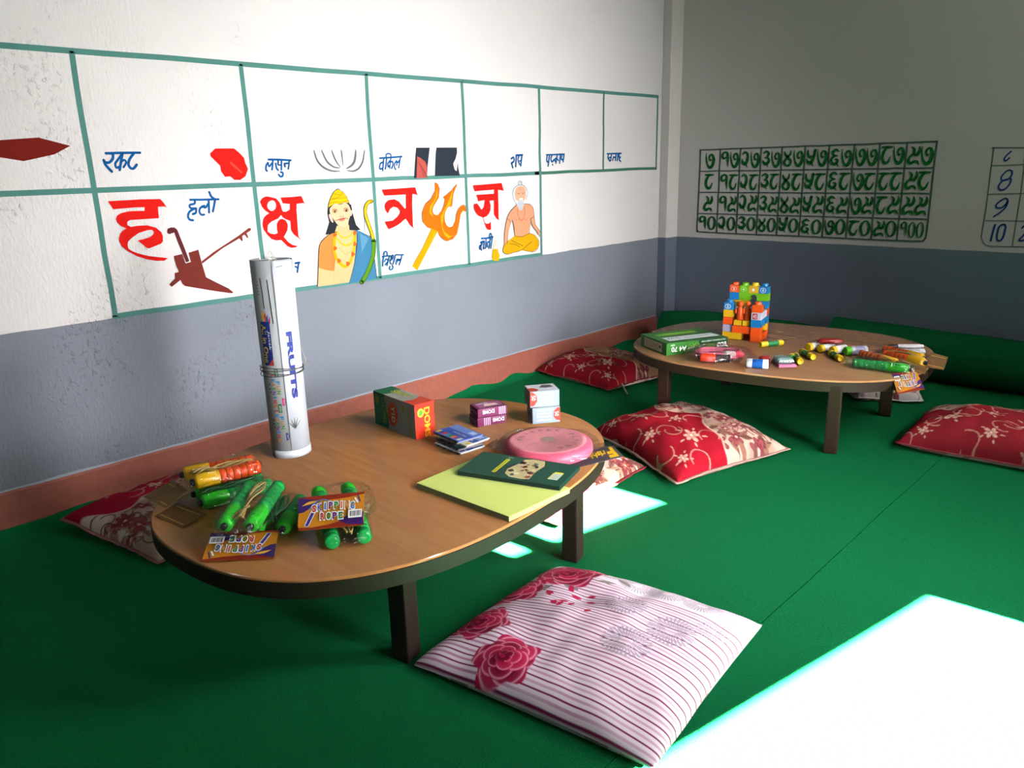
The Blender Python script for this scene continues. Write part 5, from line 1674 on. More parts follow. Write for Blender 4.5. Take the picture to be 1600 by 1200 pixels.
    for i in range(N + 1):
        for j in range(16):
            a = 2 * PI * j / 16
            r = .019 * math.sin(PI * (0.5 + 0.5 * i / N)) * (1 + .35 * noise.noise((math.cos(a) * 2, math.sin(a) * 2, i * .4)))
            vs.append((math.cos(a) * r, math.sin(a) * r, H - .02 + .042 * (i / N) ** .7 + .004 * noise.noise((a, i * .6, 2))))
    for i in range(N):
        for j in range(16):
            fs.append((i * 16 + j, i * 16 + (j + 1) % 16, (i + 1) * 16 + (j + 1) % 16, (i + 1) * 16 + j))
    mb.add(vs, fs, film_mat('white_film', gloss=.5), False)
    mb.build('film_tuft', t)
    return t
wall_roll()

# ---- boxes
def carton(name, p, q, w, h, z, label, cat, body, group=None, deco=None, lid=None, bev=0.0008, origin_mid=False):
    """rectangular carton: long bottom edge from p to q (front face), depth w to the left of p->q, height h"""
    p, q = V3((p[0], p[1], z)), V3((q[0], q[1], z))
    U = (q - p); L = U.length; U.normalize()
    Vv = V3((-U.y, U.x, 0))
    Z = V3((0, 0, 1))
    c = (p + q) / 2 + Vv * w / 2
    t = thing(name, c, label, cat, group)
    mb = MB()
    mb.box(Z * h / 2, (L, w, h), body, ax=(U, Vv, Z), bev=bev)
    o = -Vv * w / 2 - U * L / 2
    F = dict(front=lambda e=.0004: plane(o, U * L, Z * h, e),
             right=lambda e=.0004: plane(o + U * L, Vv * w, Z * h, e),
             left=lambda e=.0004: plane(o + Vv * w, -Vv * w, Z * h, e),
             top=lambda e=.0004: plane(o + Z * h, U * L, Vv * w, e))
    if deco:
        deco(mb, F, t)
    mb.build('body', t)
    return t
def rect(x0, y0, x1, y1):
    return [(x0, y0), (x1, y0), (x1, y1), (x0, y1)]
def d_doms(mb, F, t):
    G, O, Rr, OL = mat('0c6a4c', rough=.4), mat('d8521c', rough=.4), mat('d8321e', rough=.4), mat('9a9a2c', rough=.4)
    f, f2, f3 = F['front'](), F['front'](.0007), F['front'](.001)
    mb.poly([(0, 0), (.33, 0), (.36, .12), (.34, .35), (.31, .55), (.30, .8), (.27, 1), (0, 1)], G, f)
    mb.text('DOMS', mat('9fae3c', rough=.4), f2, .25, .5, .78, .085, rot=1)
    mb.poly([(.09 + .05 * math.cos(a), .78 + .14 * math.sin(a)) for a in np.linspace(0, 6.1, 16)], mat('7f9a3c', rough=.4), f2)
    mb.poly([(.47 + .125 * math.cos(a) + .02 * math.sin(a), .5 + .36 * math.sin(a)) for a in np.linspace(0, 6.1, 24)], O, f2)
    mb.text('Y1D', M_WHT, f3, .48, .5, .5, .085, rot=1, bold=.04)
    mb.text('DOMS', OL, f2, .86, .46, .78, .085, rot=1)
    mb.poly([(.74 + .035 * math.cos(a), .80 + .10 * math.sin(a)) for a in np.linspace(0, 6.1, 16)], OL, f2)
    r, r2 = F['right'](), F['right'](.0008)
    mb.poly(rect(0, 0, 1, 1), Rr, r)
    mb.text('DOMS', mat('f0a81e', rough=.4), r2, .62, .44, .86, .30, rot=1, bold=.03)
    mb.poly([(.30 + .17 * math.cos(a), .74 + .13 * math.sin(a)) for a in np.linspace(0, 6.1, 16)], mat('d8c83a', rough=.4), r2)
    mb.poly([(.30 + .10 * math.cos(a), .74 + .08 * math.sin(a)) for a in np.linspace(0, 6.1, 16)], mat('5a9a3c', rough=.4), F['right'](.0011))
    tp, tp2 = F['top'](), F['top'](.0008)
    mb.poly([(0, 0), (.27, 0), (.3, .4), (.24, 1), (0, 1)], G, tp)
    mb.poly([(.74, 0), (1, 0), (1, 1), (.70, 1), (.78, .5)], mat('dd4a36', rough=.4), tp)
    mb.text('DOMS', mat('c8c83a', rough=.4), tp2, .42, .62, .40, .38, rot=2, bold=.03)
    # torn lid flap at the red end
    o = F['right'](0)
    mb.box(o(.5, .965), (.004, .070, .010), Rr, ax=((o(1, 0) - o(0, 0)).normalized().cross(V3((0, 0, 1))), (o(1, 0) - o(0, 0)).normalized(), V3((0, 0, 1))))
carton('pencil_box', (.6967, -2.7429), (.9180, -2.7620), .068, .106, ZT, 'tall upright pencil carton, green to grey with a red end, on the near table', 'pencil box', mat('a2a49e', rough=.45, var=.04), deco=d_doms)

PUR, PURL = mat('6a1448', rough=.4), mat('c8a0bc', rough=.4)
def d_eraser(stripe_x, txt_x):
    def d(mb, F, t):
        f, f2 = F['front'](), F['front'](.0007)
        for k in range(4):
            x = stripe_x + k * .062
            mb.poly(rect(x, .04, x + .036, .96), PURL, f)
        mb.text('DOMS', M_WHT, f2, txt_x, .55, .40, .42, rot=2, bold=.02)
        mb.text('DUST FREE ERASERS', PURL, f2, txt_x, .84, .42, .1, rot=2)
        l = F['left']()
        mb.text('DOMS', PURL, F['left'](.0007), .5, .5, .8, .35, rot=2)
        tp = F['top']()
        mb.poly([(.1, .1), (.9, .15), (.95, .8), (.5, .95), (.12, .7)], mat('a85a8a', rough=.4), tp)
        mb.poly([(.3, .3), (.8, .3), (.75, .6), (.4, .65)], mat('e8d8c8', rough=.4), F['top'](.0007))
        mb.text('DOMS', M_WHT, F['top'](.0008), .32, .76, .4, .2, rot=2)
    return d
carton('eraser_box', (.974, -2.5660), (1.010, -2.4780), .068, .0265, ZT, 'lower purple eraser box, white bars near its middle, on the near table', 'eraser box', PUR, group='purple eraser boxes', deco=d_eraser(.22, .72))
carton('eraser_box', (.970, -2.5600), (1.006, -2.4700), .066, .0265, ZT + .0268, 'upper purple eraser box, white bars at its right end, on another', 'eraser box', PUR, group='purple eraser boxes', deco=d_eraser(.72, .36))

GREY = mat('80868f', rough=.4, var=.04)
def d_sharp(orange_x):
    def d(mb, F, t):
        f, f2, f3 = F['front'](), F['front'](.0007), F['front'](.001)
        mb.poly(rect(.02, .02, .98, .98), mat('8796a4', rough=.4), f)
        R0 = mat('d23c28', rough=.4)
        if orange_x < .5:
            mb.poly([(0, .08), (.14, .12), (.24, .4), (.22, .75), (.1, .95), (0, .97)], R0, f2)
            mb.text('50', M_WHT, f3, .12, .6, .3, .14, rot=1)
        else:
            mb.poly([(1, .12), (.86, .16), (.76, .4), (.78, .75), (.9, .93), (1, .96)], R0, f2)
            mb.text('50', M_WHT, f3, .88, .55, .3, .14, rot=1)
        for k in range(4):
            mb.text(('PENCIL SHARPENERS', 'NON TOXIC DUST', 'GERMAN BLADES', 'MRP TWENTY')[k], mat('e4ecf2', rough=.4), f2, .55 if orange_x < .5 else .42, .82 - k * .2, .52, .11, rot=2)
        l = F['left'](.0005)
        mb.poly([(.38, .3), (.62, .28), (.7, .5), (.55, .66), (.36, .58)], mat('55585f', rough=.4), l)
        tp = F['top']()
        mb.poly(rect(.02, .02, .98, .98), mat('cdd3da', rough=.4), tp)
        mb.poly([(0, .02), (.25, .02), (.33, .25), (.2, .5), (0, .5)], R0, F['top'](.0007))
        mb.poly([(.4, .5), (.62, .4), (.9, .5), (.82, .8), (.56, .85)], mat('34363c', rough=.4), F['top'](.0007))
    return d
carton('sharpener_box', (1.0850, -2.4400), (1.1350, -2.3690), .075, .051, ZT, 'lower grey sharpener carton, red disc at its right edge, near table', 'sharpener box', GREY, group='grey sharpener cartons', deco=d_sharp(.9))
carton('sharpener_box', (1.0780, -2.4420), (1.1300, -2.3650), .073, .051, ZT + .0513, 'upper grey sharpener carton, red disc at its left edge', 'sharpener box', GREY, group='grey sharpener cartons', deco=d_sharp(.1))

# ---- stack of crayon / sketch-pen wallets
def wallet(z, rz, dx, dy, col, stripe, label, seed):
    c = (1.048 + dx, -2.715 + dy, z)
    t = thing('crayon_packet', c, label, 'crayon packet', 'stacked crayon packets')
    A = axes(rz)
    L, Wd, H = .122, .086, .0088
    mb = MB()
    mb.box((0, 0, H * .82), (L, Wd, H * .34), mat(col, rough=.35, spec=.5), ax=A, bev=.0008)
    f = plane(A[0] * (-L / 2) + A[1] * (-Wd / 2) + V3((0, 0, H)), A[0] * L, A[1] * Wd, .0003)
    f2 = plane(A[0] * (-L / 2) + A[1] * (-Wd / 2) + V3((0, 0, H)), A[0] * L, A[1] * Wd, .0006)
    mb.poly(rect(.02, .62, .98, .98), mat('6a8ac8', rough=.35), f)
    mb.poly(rect(.02, .30, .98, .60), mat('2a4aa0', rough=.35), f)
    mb.text('Wax Crayons', M_WHT, f2, .62, .46, .5, .14, rot=2)
    mb.poly([(.7, .7), (.9, .7), (.9, .9), (.7, .9)], mat('c8d8f0', rough=.35), f2)
    for k in range(8):
        x = .05 + k * .115
        mb.poly(rect(x, .05, x + .09, .26), mat(['e8c81e', '1a3a8a', 'd8303a', '3a9ac8', '1a7a3a', 'e8701e', '7a3a8a', 'd8d8d8'][(k + seed) % 8], rough=.35), f2)
    mb.build('sleeve', t)
    mb = MB()
    for k in range(12):
        x = -L / 2 + .006 + k * (L - .012) / 11
        p = A[0] * x + A[1] * (-Wd / 2 - .001) + V3((0, 0, H * .34))
        mb.lathe(p, A[1], [(0, .0018), (.002, .0029), (Wd - .002, .0029), (Wd, .0018)], mat(['77736a', '55524c', '8a8478'][k % 3], rough=.4), seg=10)
    mb.build('crayon_row', t)
rz0 = math.atan2(-.018, .143) + .0
wallet(ZT + .0002, rz0 + .05, .010, -.004, 'e4e4e8', 0, 'lowest crayon packet in the stack beside the pencil carton', 2)
wallet(ZT + .0097, rz0 - .03, .004, .002, '1c2a4a', 1, 'dark crayon packet, second from the bottom of the stack', 5)
wallet(ZT + .0192, rz0 + .12, .016, .008, 'dcdcd2', 2, 'crayon packet with a yellow print, second from the top of the stack', 1)
wallet(ZT + .0287, rz0 + .02, -.004, .004, '3a5ab0', 3, 'blue topmost crayon packet of the stack beside the pencil carton', 0)

# ---- pink frisbee in its bag
def frisbee():
    c = V3((1.268, -2.578, ZT))
    t = thing('frisbee', c, 'pink frisbee in a clear bag with a dark name card, near table edge', 'frisbee')
    Mp = mat('f09aa2', rough=.4, spec=.4, var=.05)
    Mp2 = mat('ea607c', rough=.4, spec=.4, var=.05)
    R = .124
    mb = MB()
    mb.lathe((0, 0, .001), (0, 0, 1), [(0.0, R * .985), (.004, R), (.014, R), (.021, R * .985), (.0265, R * .94), (.0295, R * .86)], Mp2, seg=64, cap=False)
    mb.lathe((0, 0, .001), (0, 0, 1), [(.0295, R * .86), (.0302, R * .84), (.0312, R * .8), (.0306, R * .78), (.0316, R * .5), (.0310, R * .46), (.0318, R * .3), (.0308, R * .28), (.0312, R * .02)], Mp, seg=64, cap=False)
    mb.lathe((0, 0, .001), (0, 0, 1), [(0.0, R * .985), (0.0, R * .95), (.018, R * .93), (.026, R * .6), (.027, .001)], Mp2, seg=48, cap=False)
    dk = mat('b07a7a', rough=.5)
    lay = V3((0, 0, .0326))
    for i, ch in enumerate('FRISBEE FLYING'):
        a = 3.9 + i * -.33
        r = R * .62
        ux, uy = V3((math.sin(a), -math.cos(a), 0)) , V3((math.cos(a), math.sin(a), 0))
        if ch != ' ':
            mb.text(ch, dk, plane(uy * r + V3((0, 0, .0322)), ux, uy, .0005), 0, 0, .013 if ch != 'I' else .004, .016, bold=.03)
    mb.lathe((0, 0, .0318), (0, 0, 1), [(0, .022), (.0006, .022)], mat('c8948e', rough=.5), seg=28)
    mb.lathe((0, 0, .0324), (0, 0, 1), [(0, .015), (.0004, .015)], mat('b0a08e', rough=.5, var=.3, bscale=200), seg=28)
    mb.build('disc', t)
    A = (V3((.82, .57, 0)).normalized(), V3((-.57, .82, 0)).normalized(), V3((0, 0, 1)))
    film_bag(t, 'plastic_bag', c + V3((.0, .0, .018)), A, (.142, .128, .0185), 41, M_FILMB, wr=.07, sq=2.6)
    # bag corner twisted out on the far left, crumpled tail on the right
    for (p, q, w, s) in (((-.085, -.085, .004), (-.135, -.095, .012), .03, 1), ((.10, .075, .006), (.15, .125, .016), .03, 2)):
        vs, fs = [], []
        for i in range(9):
            f = i / 8
            m = lerp(p, q, f)
            nrm = V3((-(q[1] - p[1]), q[0] - p[0], 0)).normalized()
            for j in range(9):
                g = (j / 8 - .5) * 2
                vs.append(m + nrm * g * w * (.5 + f * .6) + V3((0, 0, .008 * abs(noise.noise((f * 4, g * 3, s))) + .004)))
        for i in range(8):
            for j in range(8):
                fs.append((i * 9 + j, i * 9 + j + 1, (i + 1) * 9 + j + 1, (i + 1) * 9 + j))
        mb = MB(); mb.add(vs, fs, film_mat('bag_tail', gloss=.5, scale=60), True)
        mb.build('bag_tail', t)
    # dark name card lying under the bag
    o = c
    a, b, cc, d = (V3(p) - o for p in ((1.400, -2.660, ZT + .0009), (1.462, -2.492, ZT + .004), (1.388, -2.440, ZT + .004), (1.325, -2.560, ZT + .0012)))
    mb = MB()
    n = V3((0, 0, 1))
    mb.add([a, b, cc, d, a - n * .0008, b - n * .0008, cc - n * .0008, d - n * .0008], [(0, 1, 2, 3), (7, 6, 5, 4), (0, 4, 5, 1), (1, 5, 6, 2), (2, 6, 7, 3), (3, 7, 4, 0)], mat('4a4048', rough=.35, spec=.5))
    Y = mat('e8b81e', rough=.4)
    q = quad(a, b, cc, d, .0004)
    mb.text('F', Y, q, .86, .5, .16, .80, rot=2, bold=.06)
    mb.text('rishbee', Y, q, .50, .52, .50, .42, rot=2, bold=.03)
    mb.poly([(.02, .25), (.2, .3), (.26, .7), (.06, .75)], mat('6a5a74', rough=.4), quad(a, b, cc, d, .0003))
    mb.build('name_card', t)
frisbee()

# ---- yellow paper pad and green exercise book
Zp = ZT
def slab(name, corners, z, h, mtop, mside, label, cat, part_names=('cover', 'pages'), deco=None):
    P = [V3((c[0], c[1], 0)) for c in corners]
    cen = sum(P, V3()) / 4
    t = thing(name, (cen.x, cen.y, z), label, cat)
    Q = [p - V3((cen.x, cen.y, 0)) for p in P]
    mb = MB()
    inn = [q * .992 for q in Q]
    mb.add(inn + [q + V3((0, 0, h - .0008)) for q in inn], [(3, 2, 1, 0), (0, 1, 5, 4), (1, 2, 6, 5), (2, 3, 7, 6), (3, 0, 4, 7)], mside)
    mb.build(part_names[1], t)
    mb = MB()
    mb.add([q + V3((0, 0, h - .0008)) for q in Q] + [q + V3((0, 0, h)) for q in Q], [(3, 2, 1, 0), (4, 5, 6, 7), (0, 1, 5, 4), (1, 2, 6, 5), (2, 3, 7, 6), (3, 0, 4, 7)], mtop)
    if deco:
        deco(mb, lambda e: quad(Q[0] + V3((0, 0, h)), Q[1] + V3((0, 0, h)), Q[2] + V3((0, 0, h)), Q[3] + V3((0, 0, h)), e))
    mb.build(part_names[0], t)
    return t
M_PAGE = mat('b8ac78', rough=.6, var=.3, bscale=400)
pad = slab('paper_pad', [(1.1905, -2.9850), (1.4975, -2.9740), (1.5010, -2.7640), (1.180, -2.7640)], ZT, .0135, mat('e4f486', rough=.35, spec=.5, var=.03), M_PAGE, 'yellow-green pack of coloured paper under the green exercise book, at the table edge', 'paper pack', ('top_sheet', 'sheet_stack'))
mb = MB()
mb.add([V3(v) for v in ((-.163, -.112, .0002), (.163, -.102, .0002), (.163, -.1025, .0140), (-.163, -.1125, .0140), (-.165, -.118, .0003), (.166, -.108, .0003))], [(0, 1, 2, 3), (4, 5, 1, 0)], film_mat('pad_wrap', gloss=.3, scale=50))
mb.build('film_wrap', pad)
def d_book(mb, Q):
    f, f2, f3 = Q(.0003), Q(.0006), Q(.0009)
    Y = mat('d8d83a', rough=.4)
    mb.poly([(.30, .18), (.34, .18), (.34, .82), (.30, .82)], Y, f)
    mb.poly([(.317, .2), (.323, .2), (.323, .8), (.317, .8)], mat('1c4a2c'), f2)
    mb.text('book', M_WHT, f2, .33, .90, .05, .06)
    # crowded pale cover drawing: only soft irregular blobs of colour
    r = random.Random(4)
    out = [(.43, .2), (.5, .08), (.62, .06), (.69, .1), (.68, .4), (.70, .75), (.66, .96), (.55, .98), (.47, .9), (.44, .6), (.41, .4)]
    mb.poly(out, mat('cdbf8c', rough=.4, var=.25, bscale=260), f)
    for k in range(34):
        x, y = .45 + .22 * r.random(), .12 + .8 * r.random()
        rr = .012 + .018 * r.random()
        col = r.choice(['e6dcb8', 'b48a5a', '8a6a48', 'a8483c', '6a9a9a', 'e0d0a0', '5a4a3a', 'c8b890'])
        mb.poly([(x + rr * math.cos(a) * (.8 + .4 * r.random()), y + rr * 2 * math.sin(a) * (.8 + .4 * r.random())) for a in np.linspace(0, 5.6, 8)], mat(col, rough=.4), f2)
    mb.poly(rect(.845, .22, .93, .50), mat('c8d8c8', rough=.4), f2)
    mb.poly(rect(.838, .22, .847, .50), Y, f2)
    mb.poly(rect(.845, .50, .93, .56), Y, f2)
    for k in range(3):
        mb.poly(rect(.855, .28 + k * .07, .92, .285 + k * .07), mat('8a9a8a'), f3)
M_BK = mat('1a4c3e', rough=.35, spec=.5, var=.3, bscale=28)
slab('exercise_book', [(1.2315, -2.8860), (1.4930, -2.7940), (1.4485, -2.6600), (1.1840, -2.7480)], ZT + .0137, .0115, M_BK, mat('16302a', rough=.5, var=.3, bscale=300), 'dark green exercise book lying across the yellow-green paper pack', 'book', ('cover', 'pages'), d_book)

# ================================================================== THINGS ON THE FAR TABLE
# ---- ream of copy paper
def d_ream(mb, F, t):
    f, f2 = F['front'](), F['front'](.0007)
    DG, MG, LG = mat('123f22', rough=.35), mat('2f7028', rough=.35), mat('86c83a', rough=.35)
    mb.poly([(.0, .0), (.42, .0), (.48, 1), (.0, 1)], MG, f)
    mb.poly(rect(.52, 0, 1, 1), DG, f)
    mb.text('A4 70', M_WHT, f2, .20, .45, .24, .42, rot=2, bold=.02)
    mb.text('GSM', M_WHT, f2, .10, .80, .06, .13, rot=2)
    for x in (.40, .49):
        mb.stroke([(x + .042 * math.cos(a), .5 + .30 * math.sin(a)) for a in np.linspace(0, 2 * PI, 18)[:-1]], .008, LG, f2, closed=True, n=2)
        mb.stroke([(x, .36), (x, .64)], .006, LG, f2); mb.stroke([(x - .018, .5), (x, .64), (x + .018, .5)], .006, LG, f2)
    mb.text('ECO', M_WHT, f2, .90, .42, .15, .40, rot=2, bold=.03)
    mb.text('JUST', LG, f2, .70, .48, .16, .28, rot=2)
    mb.text('MULTI PURPOSE COPIER PAPER', M_WHT, f2, .76, .84, .40, .12, rot=2)
    l = F['left'](); l2 = F['left'](.0007)
    mb.poly(rect(.16, .12, .84, .86), mat('f4dabc', rough=.4), l)
    for k in range(4):
        mb.poly(rect(.24, .24 + k * .14, .70, .27 + k * .14), mat('9a7a5a'), l2)
    mb.poly(rect(.73, .44, .79, .62), mat('5a4a3a'), l2)
    tp, tp2 = F['top'](), F['top'](.0006)
    mb.poly(rect(.14, .62, .80, .80), LG, tp)
    mb.poly([(.12, .16), (.94, .16), (.94, .46), (.12, .46)], mat('dfe6ea', rough=.4), tp)
    mb.text('A4 70', mat('3a4a5a'), tp2, .26, .34, .2, .13)
    mb.poly(rect(.40, .32, .85, .35), mat('9aa4ae'), tp2); mb.poly(rect(.40, .26, .7, .28), mat('9aa4ae'), tp2)
carton('paper_ream', (.9275, -1.4520), (1.0570, -1.1880), .212, .051, ZT, 'green wrapped ream of copy paper at the end of the far table', 'paper ream', mat('2c6a2a', rough=.35, spec=.5, var=.08), deco=d_ream, bev=.003)

# ---- toy block castle
def castle():
    o = V3((1.012, -.945, ZT))
    t = thing('toy_block_castle', o, 'colourful castle of studded toy blocks standing on the far table', 'toy blocks')
    rz = math.radians(13)
    A = axes(rz)
    u, h = .0425, .0325
    cols = dict(o='f2561c', y='e8b81e', b='1a7cc0', g='78c020', w='d0d2e0', l='b8b0d0')
    def blk(i, j, k, nx, ny, nz, col, stud=True, arch=None, badge=None, badge_col=None):
        """block at grid cell (i, j, k) spanning nx by ny by nz units; j grows away from the front"""
        mb = MB()
        m = mat(cols[col], rough=.3, spec=.5, var=.03)
        g = .0006
        x0, y0, z0 = i * u - 2 * u, j * u - 1.5 * u, k * h
        sx, sy, sz = nx * u - g, ny * u - g, nz * h - g
        fnp = lambda x, y, z: A[0] * x + A[1] * y + V3((0, 0, z))
        if arch:
            # arch cut along depth ('x' spans x) or along width ('y')
            axis, a0, a1, ah = arch
            S = sx if axis == 'x' else sy
            pts = [(0, 0), (a0, 0), (a0, ah * .55)]
            for q in np.linspace(PI, 0, 9)[1:-1]:
                pts.append(((a0 + a1) / 2 + (a1 - a0) / 2 * math.cos(q), ah * .55 + ah * .45 * math.sin(q)))
            pts += [(a1, ah * .55), (a1, 0), (S, 0), (S, sz), (0, sz)]
            D = sy if axis == 'x' else sx
            for s in (0, D):
                f = (lambda p, q: fnp(x0 + p, y0 + s, z0 + q)) if axis == 'x' else (lambda p, q: fnp(x0 + s, y0 + p, z0 + q))
                mb.poly(pts, m, f)
            n = len(pts)
            vs = []
            for s in (0, D):
                for (p, q) in pts:
                    vs.append(fnp(x0 + p, y0 + s, z0 + q) if axis == 'x' else fnp(x0 + s, y0 + p, z0 + q))
            mb.add(vs, [(e, (e + 1) % n, n + (e + 1) % n, n + e) for e in range(n)], m)
        else:
            mb.box(fnp(x0 + sx / 2, y0 + sy / 2, z0 + sz / 2), (sx, sy, sz), m, ax=A, bev=.0022)
        if stud:
            for a in range(max(1, int(nx))):
                for b in range(max(1, int(ny))):
                    p = fnp(x0 + (a + .5) * u - g / 2, y0 + (b + .5) * u - g / 2, z0 + sz)
                    mb.lathe(p, (0, 0, 1), [(0, u * .36), (.009, u * .35), (.0115, u * .32), (.0125, u * .26), (.0127, .001)], m, seg=20, cap=False)
        if badge:
            f = lambda e: plane(fnp(x0, y0, z0), A[0] * sx, V3((0, 0, sz)), e)
            if badge == '45':
                mb.poly(rect(.12, .12, .62, .9), mat('b01c3c', rough=.4), f(.0005))
                mb.text('45', M_WHT, f(.0009), .37, .5, .36, .5)
            else:
                mb.poly([(.45 + .30 * math.cos(a), .48 + .36 * math.sin(a)) for a in np.linspace(0, 2 * PI, 20)[:-1]], mat(badge_col or 'd8e4ec', rough=.4), f(.0005))
                mb.poly([(.45 + .24 * math.cos(a), .48 + .29 * math.sin(a)) for a in np.linspace(0, 2 * PI, 20)[:-1]], m, f(.0007))
                mb.text(badge, mat('e8eef2', rough=.4), f(.0009), .45, .48, .2, .36, bold=.03)
        mb.build('block', t)
    # bottom course
    blk(0, 0, 0, 2, 1, 1, 'y', stud=False)
    blk(3, -.55, 0, 1, 1, 2, 'o')
    blk(3, .47, 0, 1, 1.5, 1, 'o', stud=False, arch=('y', .014, .044, .02))
    blk(0, 2, 0, 3, 1, 1, 'o', stud=False)
    blk(3, 2, 0, 1, 1, 1, 'o', stud=False)
    # orange gateway between the towers
    blk(1.05, -.3, 1, 1.95, 1, 1, 'o', stud=False)
    blk(0, 2, 1, 3, 1, 1, 'y', stud=False)
    blk(3, 2, 1, 1, 1, 1, 'y', stud=False)
    blk(0, 0, 1, 1, 1, 1, 'l', stud=False)
    # course 2
    blk(0, 0, 2, 1, 1, 1, 'o', stud=False)
    blk(1.15, -.15, 2, .8, .8, .72, 'y', stud=False)
    blk(2.05, -.15, 2, .8, .8, .72, 'y', stud=False)
    blk(3, -.55, 2, 1, 3.55, 1, 'b', stud=False, arch=('y', .075, .107, .024))
    blk(0, 2, 2, 3, 1, 1, 'b', stud=False)
    # course 3
    blk(0, 0, 3, 1, 1, 1, 'y', stud=False)
    blk(3, -.55, 3, 1, 2.5, 1, 'w', badge='45')
    blk(3, 2, 3, 1, 1, 1, 'o', stud=False)
    blk(0, 2, 3, 3, 1, 1, 'w', stud=False)
    # course 4
    blk(0, 0, 4, 1, 1, 1, 'b', badge='2')
    blk(3, -.55, 4, 1, 1, 1, 'o')
    blk(0, 2, 4, 2, 1, 1, 'y', stud=False)
    blk(3, 2, 4, 1, 1, 1, 'b', stud=False)
    # course 5 : long green bridge with an arch, blue cube at the left
    blk(0, 2, 5, 1, 1, 1, 'b', stud=False)
    blk(1, 2, 5, 3, 1, 1, 'g', stud=False, arch=('x', .050, .078, .027))
    # course 6 : four studded cubes
    for i, (c, b, bc) in enumerate((('o', '3', 'f4b098'), ('g', '4', 'a8dc78'), ('y', '1', 'f0a060'), ('b', '0', 'e8eef4'))):
        blk(i, 2, 6, 1, 1, 1, c, badge=b, badge_col=bc)
    # two orange play figures on the yellow steps
    for x in (1.35, 2.15):
        mb = MB()
        p = A[0] * (x * u - 2 * u + .012) + A[1] * (.35 * u - 1.5 * u) + V3((0, 0, 2.7 * h))
        m = mat(cols['o'], rough=.3, spec=.5, var=.03)
        mb.lathe(p, (0, 0, 1), [(0, .0145), (.004, .0155), (.025, .013), (.040, .0135), (.050, .0115), (.056, .0065), (.060, .0055)], m, seg=18)
        mb.lathe(p + V3((0, 0, .057)), (0, 0, 1), [(0, .004), (.003, .010), (.010, .0130), (.018, .0118), (.024, .006), (.0255, .001)], m, seg=18)
        for sg in (-1, 1):
            sh = p + A[0] * (.0125 * sg) + V3((0, 0, .048))
            mb.tube([sh, sh + A[0] * (.006 * sg) + V3((0, 0, -.008)) - A[1] * .003, sh + A[0] * (.005 * sg) + V3((0, 0, -.021)) - A[1] * .007], .0046, m, seg=8)
        mb.tube([p + A[0] * -.004 + V3((0, 0, .066)) - A[1] * .0130, p + A[0] * .004 + V3((0, 0, .066)) - A[1] * .0130], .0008, mat('6a1c0c'), seg=5)
        mb.build('toy_figure', t)
    # orange back panel between the towers
    blk(1, 1.2, 2, 2, .5, 2, 'o', stud=False)
castle()

# ---- pink skipping-rope bag beside the ream
def coil_pack():
    c = V3((1.115, -1.372, ZT))
    t = thing('skipping_rope_pack', c, 'pink and red coiled skipping rope in a shiny bag beside the paper ream', 'skipping rope', 'bagged skipping ropes')
    t['_rest'] = ZT
    A = (V3((.66, .75, 0)).normalized(), V3((-.75, .66, 0)).normalized(), V3((0, 0, 1)))
    mb = MB()
    for k in range(9):
        rr = .052 + .004 * (k % 3) + .003 * noise.noise((k, 1, 2))
        z = .014 + .0042 * (k // 2) + .002 * (k % 2)
        P = [A[0] * math.cos(a) * rr * 1.45 + A[1] * math.sin(a) * rr * .95 + V3((0, 0, z + .003 * math.sin(3 * a + k))) for a in np.linspace(0, 2 * PI, 16)[:-1]]
        mb.tube(P, .0058, M_ROPEP, seg=8, n=3, closed=True)
    mb.build('rope', t)
    p = c - A[0] * .088 - A[1] * .042 + V3((0, 0, .021)); q = c + A[0] * .028 - A[1] * .066 + V3((0, 0, .017))
    handle(t, p, q, .0165, 'e8401e', '3a3434', head_frac=.5)
    handle(t, c + A[0] * .095 - A[1] * .020 + V3((0, 0, .018)), c + A[0] * .005 - A[1] * .058 + V3((0, 0, .034)), .013, 'c83a4a', 'd8d0c8', head_frac=.5)
    film_bag(t, 'plastic_bag', c + V3((.004, -.004, .026)), A, (.132, .088, .030), 51, film_mat('pink_bag_film', tint=(1, .93, .95, 1), gloss=.35, scale=34), wr=.16, sq=2.5)
    for (sx, sd_) in ((-1, 3), (1, 6)):
        vs, fs = [], []
        for i in range(8):
            f = i / 7
            for j in range(8):
                g = (j / 7 - .5) * 2
                vs.append(A[0] * (sx * (.118 + f * .04)) + A[1] * (g * .03 * (.6 + f * .7) + .012) + V3((0, 0, .006 + .010 * abs(noise.noise((f * 4, g * 4, sd_))))))
        for i in range(7):
            for j in range(7):
                fs.append((i * 8 + j, i * 8 + j + 1, (i + 1) * 8 + j + 1, (i + 1) * 8 + j))
        mb = MB(); mb.add(vs, fs, film_mat('bag_ends', gloss=.55, scale=70), True); mb.build('bag_end', t)
coil_pack()

